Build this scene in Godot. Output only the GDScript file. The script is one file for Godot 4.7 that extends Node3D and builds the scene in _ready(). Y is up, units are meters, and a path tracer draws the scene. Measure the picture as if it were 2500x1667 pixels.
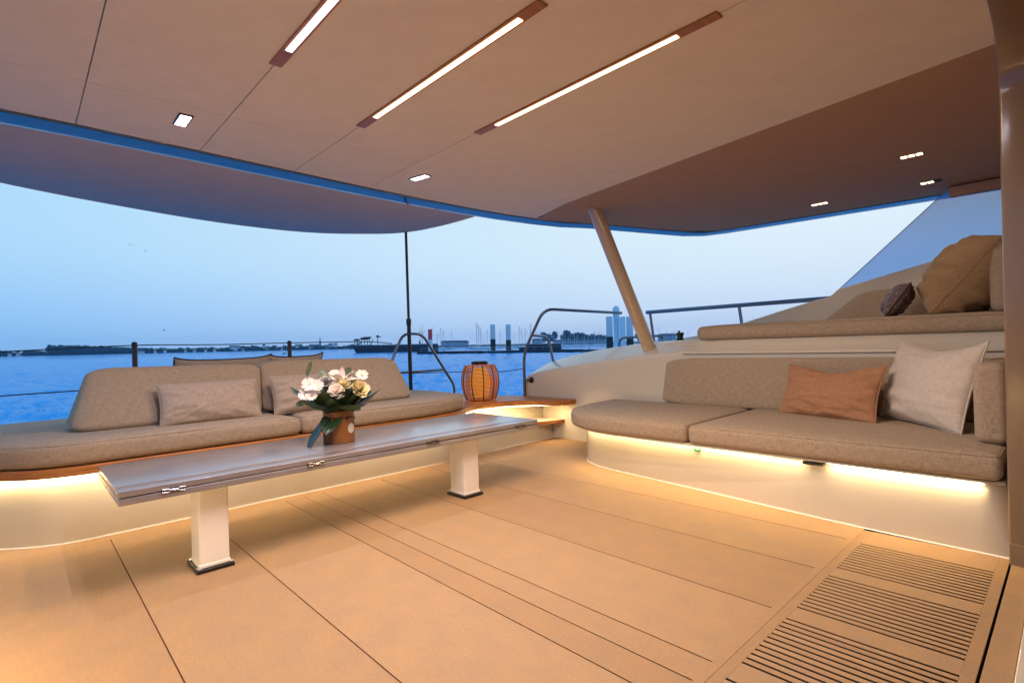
extends Node3D
# Aft cockpit of a catamaran at dusk. Boat frame: x athwartships, -z aft, y up, deck at y = 0, centre line x = 1.42.
const F := 1292.963            # focal length of the photograph in its pixels (2500 x 1667)
const EYE := Vector3(0, 1, 0)
const YAW := -43.0823
const PITCH := 0.2971
const ROLL := -1.8709
const CX := 1.42
var cam: Camera3D
var cb: Basis
var sea_n: Vector3
var sea_foot: Vector3
var M := {}
var used := {}
var rng := RandomNumberGenerator.new()

# ---------------------------------------------------------------- helpers: pixels
func ray(px: float, py: float) -> Vector3:
	return cb * Vector3((px - 1250.0) / F, -(py - 833.5) / F, -1.0)
func hz(px: float) -> float: return 864.0 - 0.02 * px
func fdir(px: float) -> Vector3: return ray(px, hz(px)).normalized()
func far_at(px: float, dist: float, up := 0.0) -> Vector3: return sea_foot + fdir(px) * dist + sea_n * up
func mpp(px: float, dist: float) -> float: return dist * fdir(px).dot(-cb.z) / F      # metres per photo pixel there
func far_basis(px: float) -> Basis:
	var z := -fdir(px)
	return Basis(sea_n.cross(z).normalized(), sea_n, z)

# ---------------------------------------------------------------- helpers: nodes
func numbered(n: String) -> String:
	if not used.has(n):
		used[n] = 0
		return n
	used[n] += 1
	return "%s_%03d" % [n, used[n]]
func thing(called: String, label: String, category: String, at := Vector3.ZERO, group := "") -> Node3D:
	var o := Node3D.new()
	o.name = numbered(called)
	add_child(o)
	o.position = at
	o.set_meta("label", label)
	o.set_meta("category", category)
	if group != "": o.set_meta("group", group)
	return o
func struct(called: String) -> Node3D:
	var o := Node3D.new()
	o.name = numbered(called)
	add_child(o)
	o.set_meta("kind", "structure")
	return o
func part(parent: Node3D, called: String, g, m: Material, at := Vector3.ZERO, b := Basis.IDENTITY) -> MeshInstance3D:
	var o := MeshInstance3D.new()
	o.name = called
	if g is SurfaceTool:
		g.generate_normals()
		o.mesh = g.commit()
	else:
		o.mesh = g
	o.material_override = m
	o.transform = Transform3D(b, at)
	parent.add_child(o, true)
	return o
func copy_of(o: Node3D, label := "") -> Node3D:
	var c: Node3D = o.duplicate()
	var base := String(o.name)
	if base.length() > 4 and base[base.length() - 4] == "_": base = base.substr(0, base.length() - 4)
	c.name = numbered(base)
	add_child(c)
	if label != "": c.set_meta("label", label)
	return c

# ---------------------------------------------------------------- helpers: shapes
func new_st() -> SurfaceTool:
	var st := SurfaceTool.new()
	st.begin(Mesh.PRIMITIVE_TRIANGLES)
	return st
func tri(st: SurfaceTool, a: Vector3, b: Vector3, c: Vector3, sg := 0) -> void:
	st.set_smooth_group(sg)
	st.add_vertex(a)
	st.set_smooth_group(sg)
	st.add_vertex(b)
	st.set_smooth_group(sg)
	st.add_vertex(c)
func quad(st: SurfaceTool, a: Vector3, b: Vector3, c: Vector3, d: Vector3, sg := 0) -> void:
	tri(st, a, b, c, sg)
	tri(st, a, c, d, sg)
const FLAT := 4294967295
func axis_steps(h: float, r: float, seg: int, mid: int) -> Array:
	var out := []
	for i in seg + 1: out.append(-(h - r) - r * tan(PI / 4 * (1.0 - float(i) / seg)))
	for i in range(1, mid): out.append(lerpf(-(h - r), h - r, float(i) / mid))
	for i in seg + 1: out.append((h - r) + r * tan(PI / 4 * float(i) / seg))
	return out
# rounded box; every point goes through fn (a Callable that bends it) when one is given
func rbox(st: SurfaceTool, size: Vector3, r: float, seg := 2, mid := 1, fn = null, c := Vector3.ZERO) -> SurfaceTool:
	var h := size * 0.5
	var ax := [axis_steps(h.x, r, seg, mid), axis_steps(h.y, r, seg, mid), axis_steps(h.z, r, seg, mid)]
	for face in 3:
		var u := (face + 1) % 3
		var v := (face + 2) % 3
		for s in [-1.0, 1.0]:
			var g := []
			for a in ax[u]:
				var row := []
				for b in ax[v]:
					var p := Vector3.ZERO
					p[face] = h[face] * s
					p[u] = a
					p[v] = b
					var q := Vector3(clampf(p.x, -h.x + r, h.x - r), clampf(p.y, -h.y + r, h.y - r), clampf(p.z, -h.z + r, h.z - r))
					p = q + (p - q).normalized() * r + c
					if fn != null: p = fn.call(p)
					row.append(p)
				g.append(row)
			for i in g.size() - 1:
				for j in g[0].size() - 1:
					if s > 0: quad(st, g[i][j], g[i][j + 1], g[i + 1][j + 1], g[i + 1][j])
					else: quad(st, g[i][j], g[i + 1][j], g[i + 1][j + 1], g[i][j + 1])
	return st
func box_at(lo: Vector3, hi: Vector3, r := 0.004, seg := 2) -> SurfaceTool:
	return rbox(new_st(), hi - lo, minf(r, 0.45 * minf(hi.x - lo.x, minf(hi.y - lo.y, hi.z - lo.z))), seg, 1, null, (lo + hi) * 0.5)
# rounded box carried onto eight corners: c[ix + 2 iy + 4 iz]
func warp_box(c: Array, r: float, puff := 0.0, mid := 6) -> SurfaceTool:
	var fn := func(p: Vector3) -> Vector3:
		var t := p + Vector3(0.5, 0.5, 0.5)
		var a: Vector3 = c[0].lerp(c[1], t.x).lerp(c[2].lerp(c[3], t.x), t.y)
		var b: Vector3 = c[4].lerp(c[5], t.x).lerp(c[6].lerp(c[7], t.x), t.y)
		var o := a.lerp(b, t.z)
		if puff > 0.0:
			var w := maxf(0.0, (1.0 - 4.0 * p.x * p.x)) * maxf(0.0, (1.0 - 4.0 * p.y * p.y))
			o += (b - a).normalized() * puff * w * (1.0 if t.z > 0.5 else -1.0) * absf(p.z) * 2.0
		return o
	return rbox(new_st(), Vector3.ONE, r, 3, mid, fn)
func inset(poly: PackedVector2Array, d: float) -> PackedVector2Array:
	var out := PackedVector2Array()
	var n := poly.size()
	var ccw := 1.0 if not Geometry2D.is_polygon_clockwise(poly) else -1.0
	for i in n:
		var e1 := (poly[i] - poly[(i + n - 1) % n]).normalized()
		var e2 := (poly[(i + 1) % n] - poly[i]).normalized()
		var n1 := Vector2(-e1.y, e1.x) * ccw
		var n2 := Vector2(-e2.y, e2.x) * ccw
		var m := (n1 + n2)
		m = m / maxf(0.35, 1.0 + n1.dot(n2))
		out.append(poly[i] + m * d)
	return out
func round_poly(pts: Array, seg := 6) -> PackedVector2Array:       # pts: [x, z, radius]
	var out := PackedVector2Array()
	var n := pts.size()
	for i in n:
		var p := Vector2(pts[i][0], pts[i][1])
		var r: float = pts[i][2] if pts[i].size() > 2 else 0.0
		if r <= 0.0:
			out.append(p)
			continue
		var a := Vector2(pts[(i + n - 1) % n][0], pts[(i + n - 1) % n][1]) - p
		var b := Vector2(pts[(i + 1) % n][0], pts[(i + 1) % n][1]) - p
		var d := minf(r, 0.48 * minf(a.length(), b.length()))
		var p0 := p + a.normalized() * d
		var p1 := p + b.normalized() * d
		for k in seg + 1:
			var t := float(k) / seg
			out.append(p0.lerp(p, t).lerp(p.lerp(p1, t), t))
	return out
# plan polygon (x, z) stretched from y0 to y1, edges rounded with r
func plate(poly: PackedVector2Array, y0: float, y1: float, r := 0.004, seg := 3, st: SurfaceTool = null, crown := 0.0) -> SurfaceTool:
	if st == null: st = new_st()
	var rings := []
	for i in seg + 1:
		var a := PI / 2 * i / seg
		rings.append([inset(poly, r * (1 - sin(a))), y0 + r * (1 - cos(a))])
	for i in seg + 1:
		var a := PI / 2 * (1.0 - float(i) / seg)
		rings.append([inset(poly, r * (1 - sin(a))), y1 - r * (1 - cos(a))])
	if crown > 0.0:
		var lo := Vector2(1e9, 1e9)
		var hi := Vector2(-1e9, -1e9)
		for q in poly:
			lo = lo.min(q)
			hi = hi.max(q)
		var c := (lo + hi) * 0.5
		var hs := (hi - lo) * 0.5
		var top: PackedVector2Array = rings[-1][0]
		for k in [[0.03, 0.45], [0.09, 0.8], [0.18, 1.0]]:
			var ring := PackedVector2Array()
			for q in top: ring.append(c + (q - c) * Vector2(1.0 - k[0] / hs.x, 1.0 - k[0] / hs.y))
			rings.append([ring, y1 + crown * k[1]])
	var n := poly.size()
	var cw := Geometry2D.is_polygon_clockwise(poly)
	for k in rings.size() - 1:
		for i in n:
			var j := (i + 1) % n
			if cw:
				j = i
				i = (i + 1) % n
			var a: Vector2 = rings[k][0][i]
			var b: Vector2 = rings[k][0][j]
			var c: Vector2 = rings[k + 1][0][j]
			var d: Vector2 = rings[k + 1][0][i]
			quad(st, Vector3(a.x, rings[k][1], a.y), Vector3(b.x, rings[k][1], b.y), Vector3(c.x, rings[k + 1][1], c.y), Vector3(d.x, rings[k + 1][1], d.y), 3 if k == seg and r < 0.01 else 1)
	for k in [0, rings.size() - 1]:
		var q: PackedVector2Array = rings[k][0]
		var t := Geometry2D.triangulate_polygon(poly)
		for i in range(0, t.size(), 3):
			var a := Vector3(q[t[i]].x, rings[k][1], q[t[i]].y)
			var b := Vector3(q[t[i + 1]].x, rings[k][1], q[t[i + 1]].y)
			var c := Vector3(q[t[i + 2]].x, rings[k][1], q[t[i + 2]].y)
			if (Plane(a, b, c).normal.y > 0) != (k > 0): tri(st, a, c, b, 2)
			else: tri(st, a, b, c, 2)
	return st
func rect(x0: float, z0: float, x1: float, z1: float) -> PackedVector2Array:
	return PackedVector2Array([Vector2(x0, z0), Vector2(x1, z0), Vector2(x1, z1), Vector2(x0, z1)])
func smooth(pts: Array, n := 6) -> Array:
	var out := []
	for i in pts.size() - 1:
		var p0 = pts[maxi(0, i - 1)]
		var p1 = pts[i]
		var p2 = pts[i + 1]
		var p3 = pts[mini(pts.size() - 1, i + 2)]
		for k in n:
			var t := float(k) / n
			out.append(0.5 * ((2.0 * p1) + (p2 - p0) * t + (2.0 * p0 - 5.0 * p1 + 4.0 * p2 - p3) * t * t + (3.0 * p1 - p0 - 3.0 * p2 + p3) * t * t * t))
	out.append(pts[-1])
	return out
func bend_path(pts: Array, r: float, seg := 5) -> Array:          # straight runs with rounded corners
	var out := [pts[0]]
	for i in range(1, pts.size() - 1):
		var p: Vector3 = pts[i]
		var a: Vector3 = pts[i - 1] - p
		var b: Vector3 = pts[i + 1] - p
		var d := minf(r, 0.45 * minf(a.length(), b.length()))
		var p0 := p + a.normalized() * d
		var p1 := p + b.normalized() * d
		for k in seg + 1:
			var t := float(k) / seg
			out.append(p0.lerp(p, t).lerp(p.lerp(p1, t), t))
	out.append(pts[-1])
	return out
func tube(path: Array, r, sides := 10, st: SurfaceTool = null, closed := false) -> SurfaceTool:   # r: number or one per point
	if st == null: st = new_st()
	var rings := []
	var n := path.size()
	var up := Vector3.ZERO
	for i in n:
		var t: Vector3
		if closed: t = (path[(i + 1) % n] - path[(i + n - 1) % n]).normalized()
		else: t = (path[mini(n - 1, i + 1)] - path[maxi(0, i - 1)]).normalized()
		if up == Vector3.ZERO: up = (Vector3.UP if absf(t.y) < 0.9 else Vector3.RIGHT)
		up = (up - t * up.dot(t)).normalized()
		var w := t.cross(up)
		var rr: float = r[i] if r is Array else r
		var ring := []
		for k in sides:
			var a := TAU * k / sides
			ring.append(path[i] + (up * cos(a) + w * sin(a)) * rr)
		rings.append(ring)
	for i in (n if closed else n - 1):
		for k in sides:
			quad(st, rings[i][k], rings[(i + 1) % n][k], rings[(i + 1) % n][(k + 1) % sides], rings[i][(k + 1) % sides], 1)
	if not closed:
		for k in range(1, sides - 1):
			tri(st, rings[0][0], rings[0][k], rings[0][k + 1], 2)
			tri(st, rings[n - 1][0], rings[n - 1][k + 1], rings[n - 1][k], 3)
	return st
func lathe(profile: Array, sides := 24, c := Vector3.ZERO, st: SurfaceTool = null) -> SurfaceTool:     # profile: Vector2(radius, y)
	if st == null: st = new_st()
	for i in profile.size() - 1:
		for k in sides:
			var a := TAU * k / sides
			var b := TAU * (k + 1) / sides
			var p: Vector2 = profile[i]
			var q: Vector2 = profile[i + 1]
			quad(st, c + Vector3(cos(a) * p.x, p.y, sin(a) * p.x), c + Vector3(cos(a) * q.x, q.y, sin(a) * q.x), c + Vector3(cos(b) * q.x, q.y, sin(b) * q.x), c + Vector3(cos(b) * p.x, p.y, sin(b) * p.x), 1)
	return st
func grid_sheet(st: SurfaceTool, g: Array, sg := 1) -> SurfaceTool:
	for i in g.size() - 1:
		for j in g[0].size() - 1: quad(st, g[i][j], g[i][j + 1], g[i + 1][j + 1], g[i + 1][j], sg)
	return st
# pillow in its own x-y plane, bottom edge on y = 0, bulging along z
func pillow(w: float, h: float, t: float, sd: int, pinch := 0.1, crease := 0.012, ear := 0.0, dent := 0.0, lean_flat := 0.0) -> SurfaceTool:
	var st := new_st()
	var no := FastNoiseLite.new()
	no.seed = sd
	no.frequency = 1.0
	no.fractal_octaves = 2
	var n := 34
	for s in [-1.0, 1.0]:
		var g := []
		for i in n + 1:
			var row := []
			for j in n + 1:
				var u := -1.0 + 2.0 * i / n
				var v := -1.0 + 2.0 * j / n
				u = signf(u) * (1.0 - pow(1.0 - absf(u), 1.35))
				v = signf(v) * (1.0 - pow(1.0 - absf(v), 1.35))
				var x := 0.5 * w * u * (1.0 - pinch * (1.0 - v * v) * absf(u))
				var y := 0.5 * h * v * (1.0 - pinch * (1.0 - u * u) * absf(v))
				y -= dent * h * maxf(0.0, v) * exp(-u * u * 5.0)
				y += ear * h * maxf(0.0, v - 0.7) / 0.3 * pow(absf(u), 6.0)
				var e := maxf(0.0, (1.0 - pow(absf(u), 2.4)) * (1.0 - pow(absf(v), 2.4)))
				var z := 0.5 * t * pow(e, 0.5)
				var d := Vector2(u, v)
				var ang := atan2(v + 0.2, u)
				var wr := no.get_noise_2d(ang * 2.6 + s * 7.0, d.length() * 0.9) * 0.7 + no.get_noise_2d(u * 1.2 + v * 3.1 + 9.0, v * 0.6 - u * 0.9 + s) * 0.9
				var fold := pow(maxf(0.0, 1.0 - absf(wr) * 2.6), 2.0)
				z += (wr * 1.2 - fold * 0.6) * crease * minf(1.0, e * 3.0) * (0.35 + d.length())
				z *= (1.0 - lean_flat * (1.0 if s < 0 else 0.0))
				row.append(Vector3(x, y + 0.5 * h, z * s))
			g.append(row)
		if s < 0: g.reverse()
		grid_sheet(st, g, 1)
	return st
func pillow_rim(w: float, h: float, pinch: float, ear := 0.0, dent := 0.0, r := 0.004) -> SurfaceTool:
	var path := []
	var per := 16
	for side in 4:
		for k in per:
			var t := -1.0 + 2.0 * k / per
			var uv: Vector2 = [Vector2(t, -1), Vector2(1, t), Vector2(-t, 1), Vector2(-1, -t)][side]
			var x := 0.5 * w * uv.x * (1.0 - pinch * (1.0 - uv.y * uv.y) * absf(uv.x))
			var y := 0.5 * h * uv.y * (1.0 - pinch * (1.0 - uv.x * uv.x) * absf(uv.y))
			y -= dent * h * maxf(0.0, uv.y) * exp(-uv.x * uv.x * 5.0)
			y += ear * h * maxf(0.0, uv.y - 0.7) / 0.3 * pow(absf(uv.x), 6.0)
			path.append(Vector3(x, y + 0.5 * h, 0))
	return tube(path, r, 6, null, true)

# ---------------------------------------------------------------- helpers: materials
func col(r: float, g: float, b: float) -> Color: return Color(r / 255.0, g / 255.0, b / 255.0)
func mat(c: Color, rough := 0.6, metal := 0.0, spec := 0.5) -> StandardMaterial3D:
	var m := StandardMaterial3D.new()
	m.albedo_color = c
	m.roughness = rough
	m.metallic = metal
	m.metallic_specular = spec
	m.cull_mode = BaseMaterial3D.CULL_DISABLED
	return m
func glow(c: Color, e: float) -> StandardMaterial3D:
	var m := mat(Color(0.9, 0.9, 0.9), 0.4)
	m.emission_enabled = true
	m.emission = c
	m.emission_energy_multiplier = e
	return m
func noise_img(w: int, h: int, freq: float, sd: int, oct := 3) -> Image:
	var n := FastNoiseLite.new()
	n.seed = sd
	n.frequency = freq
	n.fractal_octaves = oct
	var im := n.get_seamless_image(w, h)
	im.convert(Image.FORMAT_L8)
	return im
func stretched(w: int, h: int, sw: int, sh: int, freq: float, sd: int) -> PackedByteArray:
	var im := noise_img(sw, sh, freq, sd, 3)
	im.resize(w, h, Image.INTERPOLATE_BILINEAR)
	return im.get_data()
# texture of values around 1 (mid grey 0.5 scaled), mixed from several byte layers with weights
func mix_tex(w: int, h: int, layers: Array, tint := Vector3.ZERO, lo := 0.6) -> ImageTexture:
	var out := PackedByteArray()
	out.resize(w * h * 3)
	for i in w * h:
		var v := 0.0
		for l in layers: v += (l[0][i] / 255.0 - 0.5) * l[1]
		var t := 0.0
		if tint != Vector3.ZERO: t = layers[-1][0][i] / 255.0 - 0.5
		var b := clampf(0.92 + v, lo, 1.0)
		out[i * 3] = int(255 * clampf(b * (1.0 + tint.x * t), 0, 1))
		out[i * 3 + 1] = int(255 * clampf(b * (1.0 + tint.y * t), 0, 1))
		out[i * 3 + 2] = int(255 * clampf(b * (1.0 + tint.z * t), 0, 1))
	var im := Image.create_from_data(w, h, false, Image.FORMAT_RGB8, out)
	return ImageTexture.create_from_image(im)
func normal_of(bytes: PackedByteArray, w: int, h: int, k: float) -> ImageTexture:
	var im := Image.create_from_data(w, h, false, Image.FORMAT_L8, bytes)
	im.convert(Image.FORMAT_RGBA8)
	im.bump_map_to_normal_map(k)
	return ImageTexture.create_from_image(im)
func triplanar(m: StandardMaterial3D, tex: Texture2D, per_metre: float, world := false, nrm: Texture2D = null, depth := 0.5) -> StandardMaterial3D:
	m.albedo_texture = tex
	m.uv1_triplanar = true
	m.uv1_world_triplanar = world
	m.uv1_scale = Vector3.ONE * per_metre
	if nrm != null:
		m.normal_enabled = true
		m.normal_texture = nrm
		m.normal_scale = depth
	return m
func make_materials() -> void:
	var fine := noise_img(512, 512, 0.35, 5, 2).get_data()
	var soft := noise_img(512, 512, 0.006, 11, 4).get_data()
	var hs := stretched(512, 512, 40, 512, 0.4, 21)
	var vs := stretched(512, 512, 512, 40, 0.4, 22)
	var weave := mix_tex(512, 512, [[hs, 0.36], [vs, 0.28], [fine, 0.12]], Vector3.ZERO, 0.55)
	var weave_n := normal_of(hs, 512, 512, 2.0)
	M.taupe = triplanar(mat(col(184, 166, 145), 0.95, 0.0, 0.2), weave, 1.4, false, weave_n, 0.35)
	M.pillow_taupe = triplanar(mat(col(190, 173, 158), 0.95, 0.0, 0.2), weave, 1.6, false, weave_n, 0.35)
	M.rust = triplanar(mat(col(188, 142, 110), 0.95, 0.0, 0.2), weave, 2.0, false, weave_n, 0.25)
	M.ivory = triplanar(mat(col(226, 216, 206), 0.95, 0.0, 0.2), weave, 2.8, false, weave_n, 0.2)
	M.mustard = triplanar(mat(col(170, 142, 108), 0.95, 0.0, 0.2), weave, 2.0, false, weave_n, 0.25)
	for k in ["taupe", "pillow_taupe", "ivory", "rust", "mustard"]:
		M[k].rim_enabled = true
		M[k].rim = 0.25
	# snake-skin print of the small cushion
	var cell := FastNoiseLite.new()
	cell.noise_type = FastNoiseLite.TYPE_CELLULAR
	cell.cellular_return_type = FastNoiseLite.RETURN_DISTANCE2_SUB
	cell.frequency = 0.07
	var sk := cell.get_seamless_image(256, 256)
	sk.convert(Image.FORMAT_L8)
	var skin := Image.create(256, 256, false, Image.FORMAT_RGB8)
	for y in 256:
		for x in 256:
			var v := sk.get_pixel(x, y).r
			var big: float = soft[(y * 2) * 512 + x * 2] / 255.0
			var k := smoothstep(0.35, 0.7, v) * (0.25 + 0.75 * smoothstep(0.35, 0.6, big))
			skin.set_pixel(x, y, Color(0.38 + 0.5 * k, 0.31 + 0.45 * k, 0.31 + 0.40 * k))
	M.snake = triplanar(mat(Color.WHITE, 0.6), ImageTexture.create_from_image(skin), 3.0)
	var canvas := mix_tex(512, 512, [[fine, 0.1], [soft, 0.03]], Vector3.ZERO, 0.7)
	M.awning = triplanar(mat(col(214, 198, 190), 0.95, 0.0, 0.1), canvas, 1.2, true)
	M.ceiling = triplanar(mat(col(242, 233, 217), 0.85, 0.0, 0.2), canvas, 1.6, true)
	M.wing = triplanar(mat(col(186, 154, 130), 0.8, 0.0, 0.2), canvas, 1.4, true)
	M.gel = mat(col(208, 202, 189), 0.16, 0.0, 0.5)
	M.gel_soft = mat(col(206, 200, 186), 0.3, 0.0, 0.5)
	M.gel_band = mat(col(64, 84, 104), 0.05, 0.0, 1.0)
	M.white_metal = mat(col(244, 242, 240), 0.28)
	# deck: mottled tan composite with short streaks
	var ds := stretched(512, 512, 512, 90, 0.12, 31)
	var dl := noise_img(512, 512, 0.012, 33, 5).get_data()
	var sp := noise_img(512, 512, 0.22, 35, 2).get_data()
	var dtex := mix_tex(512, 512, [[sp, 0.09], [ds, 0.03], [dl, 0.05]], Vector3(0.01, -0.02, -0.08), 0.6)
	var dtex2 := mix_tex(512, 512, [[sp, 0.12], [soft, 0.24]], Vector3(0.02, -0.08, -0.25), 0.5)
	M.decks = []
	for k in 3:
		var m := triplanar(mat([col(189, 155, 117), col(186, 151, 113), col(192, 158, 120)][k], 0.62, 0.0, 0.35), dtex, 0.85, true, normal_of(sp, 512, 512, 1.0), 0.12)
		m.detail_enabled = true
		m.detail_albedo = dtex2
		m.detail_blend_mode = BaseMaterial3D.BLEND_MODE_MUL
		m.uv1_offset = Vector3(0.31 * k, 0, 0.17 * k)
		M.decks.append(m)
	for m in M.decks: m.detail_enabled = false
	M.caulk = mat(col(118, 76, 54), 0.9)
	M.dark = mat(col(8, 6, 5), 0.95, 0.0, 0.1)
	M.dark_shade = mat(col(34, 31, 29), 0.7)  # near-black: painted shade of slots, gap and table groove; also unlit lens
	M.jamb = mat(col(132, 112, 92), 0.14, 0.0, 0.5)
	# teak edges
	var ws := stretched(512, 512, 24, 512, 0.25, 41)
	var wl := stretched(512, 512, 12, 512, 0.05, 42)
	var wood := mix_tex(512, 512, [[ws, 0.3], [wl, 0.35], [fine, 0.06]], Vector3(0.0, -0.1, -0.2), 0.4)
	M.teak = triplanar(mat(col(188, 122, 62), 0.45), wood, 1.3)
	M.teak_dark = triplanar(mat(col(168, 112, 62), 0.5), wood, 1.6)
	M.vase_wood = triplanar(mat(col(156, 100, 48), 0.4), mix_tex(512, 512, [[soft, 0.12], [fine, 0.04]], Vector3.ZERO, 0.6), 2.0)
	M.lacquer = triplanar(mat(col(142, 137, 144), 0.33, 0.0, 0.7), mix_tex(512, 512, [[soft, 0.12], [ws, 0.05]], Vector3.ZERO, 0.6), 1.0)
	M.lacquer.clearcoat_enabled = true
	M.lacquer.clearcoat = 1.0
	M.lacquer.clearcoat_roughness = 0.22
	M.chrome = mat(col(170, 170, 175), 0.25, 1.0)
	M.steel = mat(col(120, 126, 138), 0.3, 1.0)
	M.black = mat(col(16, 16, 18), 0.35)
	M.pole = mat(col(24, 22, 24), 0.4)
	M.stanchion = mat(col(70, 52, 52), 0.5)
	M.wire = mat(col(40, 44, 52), 0.4, 0.6)
	M.strut = mat(col(190, 168, 140), 0.12, 0.0, 0.6)
	M.rattan = mat(col(196, 140, 82), 0.5)
	M.rib = mat(col(96, 52, 24), 0.5)
	var glass := mat(Color(0.2, 0.58, 1.0, 0.5), 0.03)
	glass.backlight_enabled = true
	glass.backlight = Color(0.3, 0.7, 1.0)
	glass.transparency = BaseMaterial3D.TRANSPARENCY_ALPHA
	M.glass = glass
	M.led = glow(Color(1.0, 0.9, 0.7), 8.0)
	M.sticker = mat(Color.WHITE, 0.4)
	M.sticker.albedo_texture = print_tex(64, func(x: float, y: float) -> Color:
		var g := Color(0.12, 0.55, 0.32)
		if y > 0.78: return Color(0.18, 0.46, 0.26)
		var d := Vector2((x - 0.5) * 1.0, y - 0.4)
		if d.length() < 0.3 and d.length() > 0.1 or absf(y - 0.66) < 0.04 and absf(x - 0.5) < 0.36: return Color(0.92, 0.96, 0.92)
		return g)

# ---------------------------------------------------------------- helpers: lamps
func strip_light(parent: Node3D, a: Vector3, b: Vector3, face: Vector3, width: float, c: Color, energy: float, off := 0.006) -> void:
	var l := AreaLight3D.new()
	l.name = "lamp"
	l.light_color = c
	l.light_energy = energy
	l.shadow_enabled = true
	l.area_size = Vector2(a.distance_to(b), width)
	l.area_range = 12.0
	var x := (b - a).normalized()
	var z := -face.normalized()
	z = (z - x * x.dot(z)).normalized()
	l.transform = Transform3D(Basis(x, z.cross(x), z), (a + b) * 0.5 + face.normalized() * off)
	parent.add_child(l, true)

# ================================================================ the scene
const WARM := Color(1.0, 0.86, 0.62)
const WARM_CEIL := Color(1.0, 0.85, 0.68)
const COOL := Color(0.95, 0.92, 1.0)
var hinge_mesh: Mesh

func _ready() -> void:
	rng.seed = 7
	build_camera_and_sky()
	make_materials()
	build_sea()
	build_deck()
	build_hardtop()
	build_bulwark()
	build_cabin()
	build_aft_bench()
	build_side_sofa()
	build_upper_lounge()
	build_table()
	build_flowers()
	build_lantern()
	build_pillows()
	build_rails()
	build_ceiling_lamps()
	build_shore()
	build_harbour()
	build_gulls()

func build_camera_and_sky() -> void:
	cam = Camera3D.new()
	cam.name = "camera"
	add_child(cam)
	cam.position = EYE
	cam.rotation_degrees = Vector3(PITCH, YAW, ROLL)
	cam.fov = rad_to_deg(2.0 * atan(833.5 / F))
	cam.near = 0.02
	cam.far = 3000.0
	cam.current = true
	cb = cam.transform.basis
	var a := ray(0, hz(0))
	var b := ray(2500, hz(2500))
	sea_n = b.cross(a).normalized()
	if sea_n.y < 0: sea_n = -sea_n
	sea_foot = EYE - sea_n * 2.8
	# dusk sky: pale glow where the sun went down (to starboard), blue away from it
	var w := 1536
	var h := 768
	var data := PackedFloat32Array()
	data.resize(w * h * 3)
	var no := FastNoiseLite.new()
	no.seed = 3
	no.frequency = 1.0
	for y in h:
		var el := 90.0 - (y + 0.5) / h * 180.0
		var e := absf(el)
		for x in w:
			var az := 180.0 - (x + 0.5) / w * 360.0
			var d := absf(wrapf(az - 98.0, -180.0, 180.0))
			var s := smoothstep(0.0, 1.0, clampf(1.0 - d / 128.0, 0, 1))
			var low := Vector3(0.14, 0.50, 1.0).lerp(Vector3(0.66, 0.80, 1.0), s)
			var mid := Vector3(0.33, 0.67, 1.0).lerp(Vector3(0.76, 0.91, 1.0), s)
			var top := Vector3(0.10, 0.30, 0.78).lerp(Vector3(0.20, 0.42, 0.88), s)
			var c := low.lerp(mid, smoothstep(0.0, 11.0, e)).lerp(top, smoothstep(16.0, 75.0, e))
			if e < 9.0 and el > 0.0 and az > 10.0 and az < 60.0:       # thin bars of cloud
				for k in [[27.5, 5.5, 3.6, 0.75], [23.0, 5.9, 2.6, 0.55], [35.3, 4.75, 2.4, 0.8], [22.0, 4.0, 5.0, 0.25], [46.0, 3.1, 5.0, 0.2]]:
					var q: float = exp(-pow((az - k[0]) / k[2], 2.0) - pow((el - k[1] - 0.25 * no.get_noise_2d(az * 0.7, k[0])) / 0.16, 2.0)) * k[3]
					c = c.lerp(Vector3(0.20, 0.44, 0.82), clampf(q * (0.7 + 0.8 * no.get_noise_2d(az * 1.1, el * 6.0)), 0, 1))
			var i := (y * w + x) * 3
			data[i] = c.x
			data[i + 1] = c.y
			data[i + 2] = c.z
	var im := Image.create_from_data(w, h, false, Image.FORMAT_RGBF, data.to_byte_array())
	var pano := PanoramaSkyMaterial.new()
	pano.panorama = ImageTexture.create_from_image(im)
	var sky := Sky.new()
	sky.sky_material = pano
	var env := Environment.new()
	env.background_mode = Environment.BG_SKY
	env.sky = sky
	env.tonemap_mode = Environment.TONE_MAPPER_LINEAR
	env.tonemap_exposure = 1.0
	env.background_energy_multiplier = 1.0
	env.fog_enabled = true
	env.fog_density = 0.00035
	env.fog_light_color = Color(0.5, 0.75, 1.0)
	env.sdfgi_enabled = true
	env.ssao_enabled = true
	env.ssil_enabled = true
	var we := WorldEnvironment.new()
	we.name = "air"
	we.environment = env
	add_child(we)
	var sun := DirectionalLight3D.new()
	sun.name = "last_light"
	sun.light_color = Color(1.0, 0.82, 0.72)
	sun.light_energy = 0.06
	sun.light_angular_distance = 12.0
	sun.shadow_enabled = true
	add_child(sun)
	sun.rotation_degrees = Vector3(-4.0, -98.0 + 180.0, 0)

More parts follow.
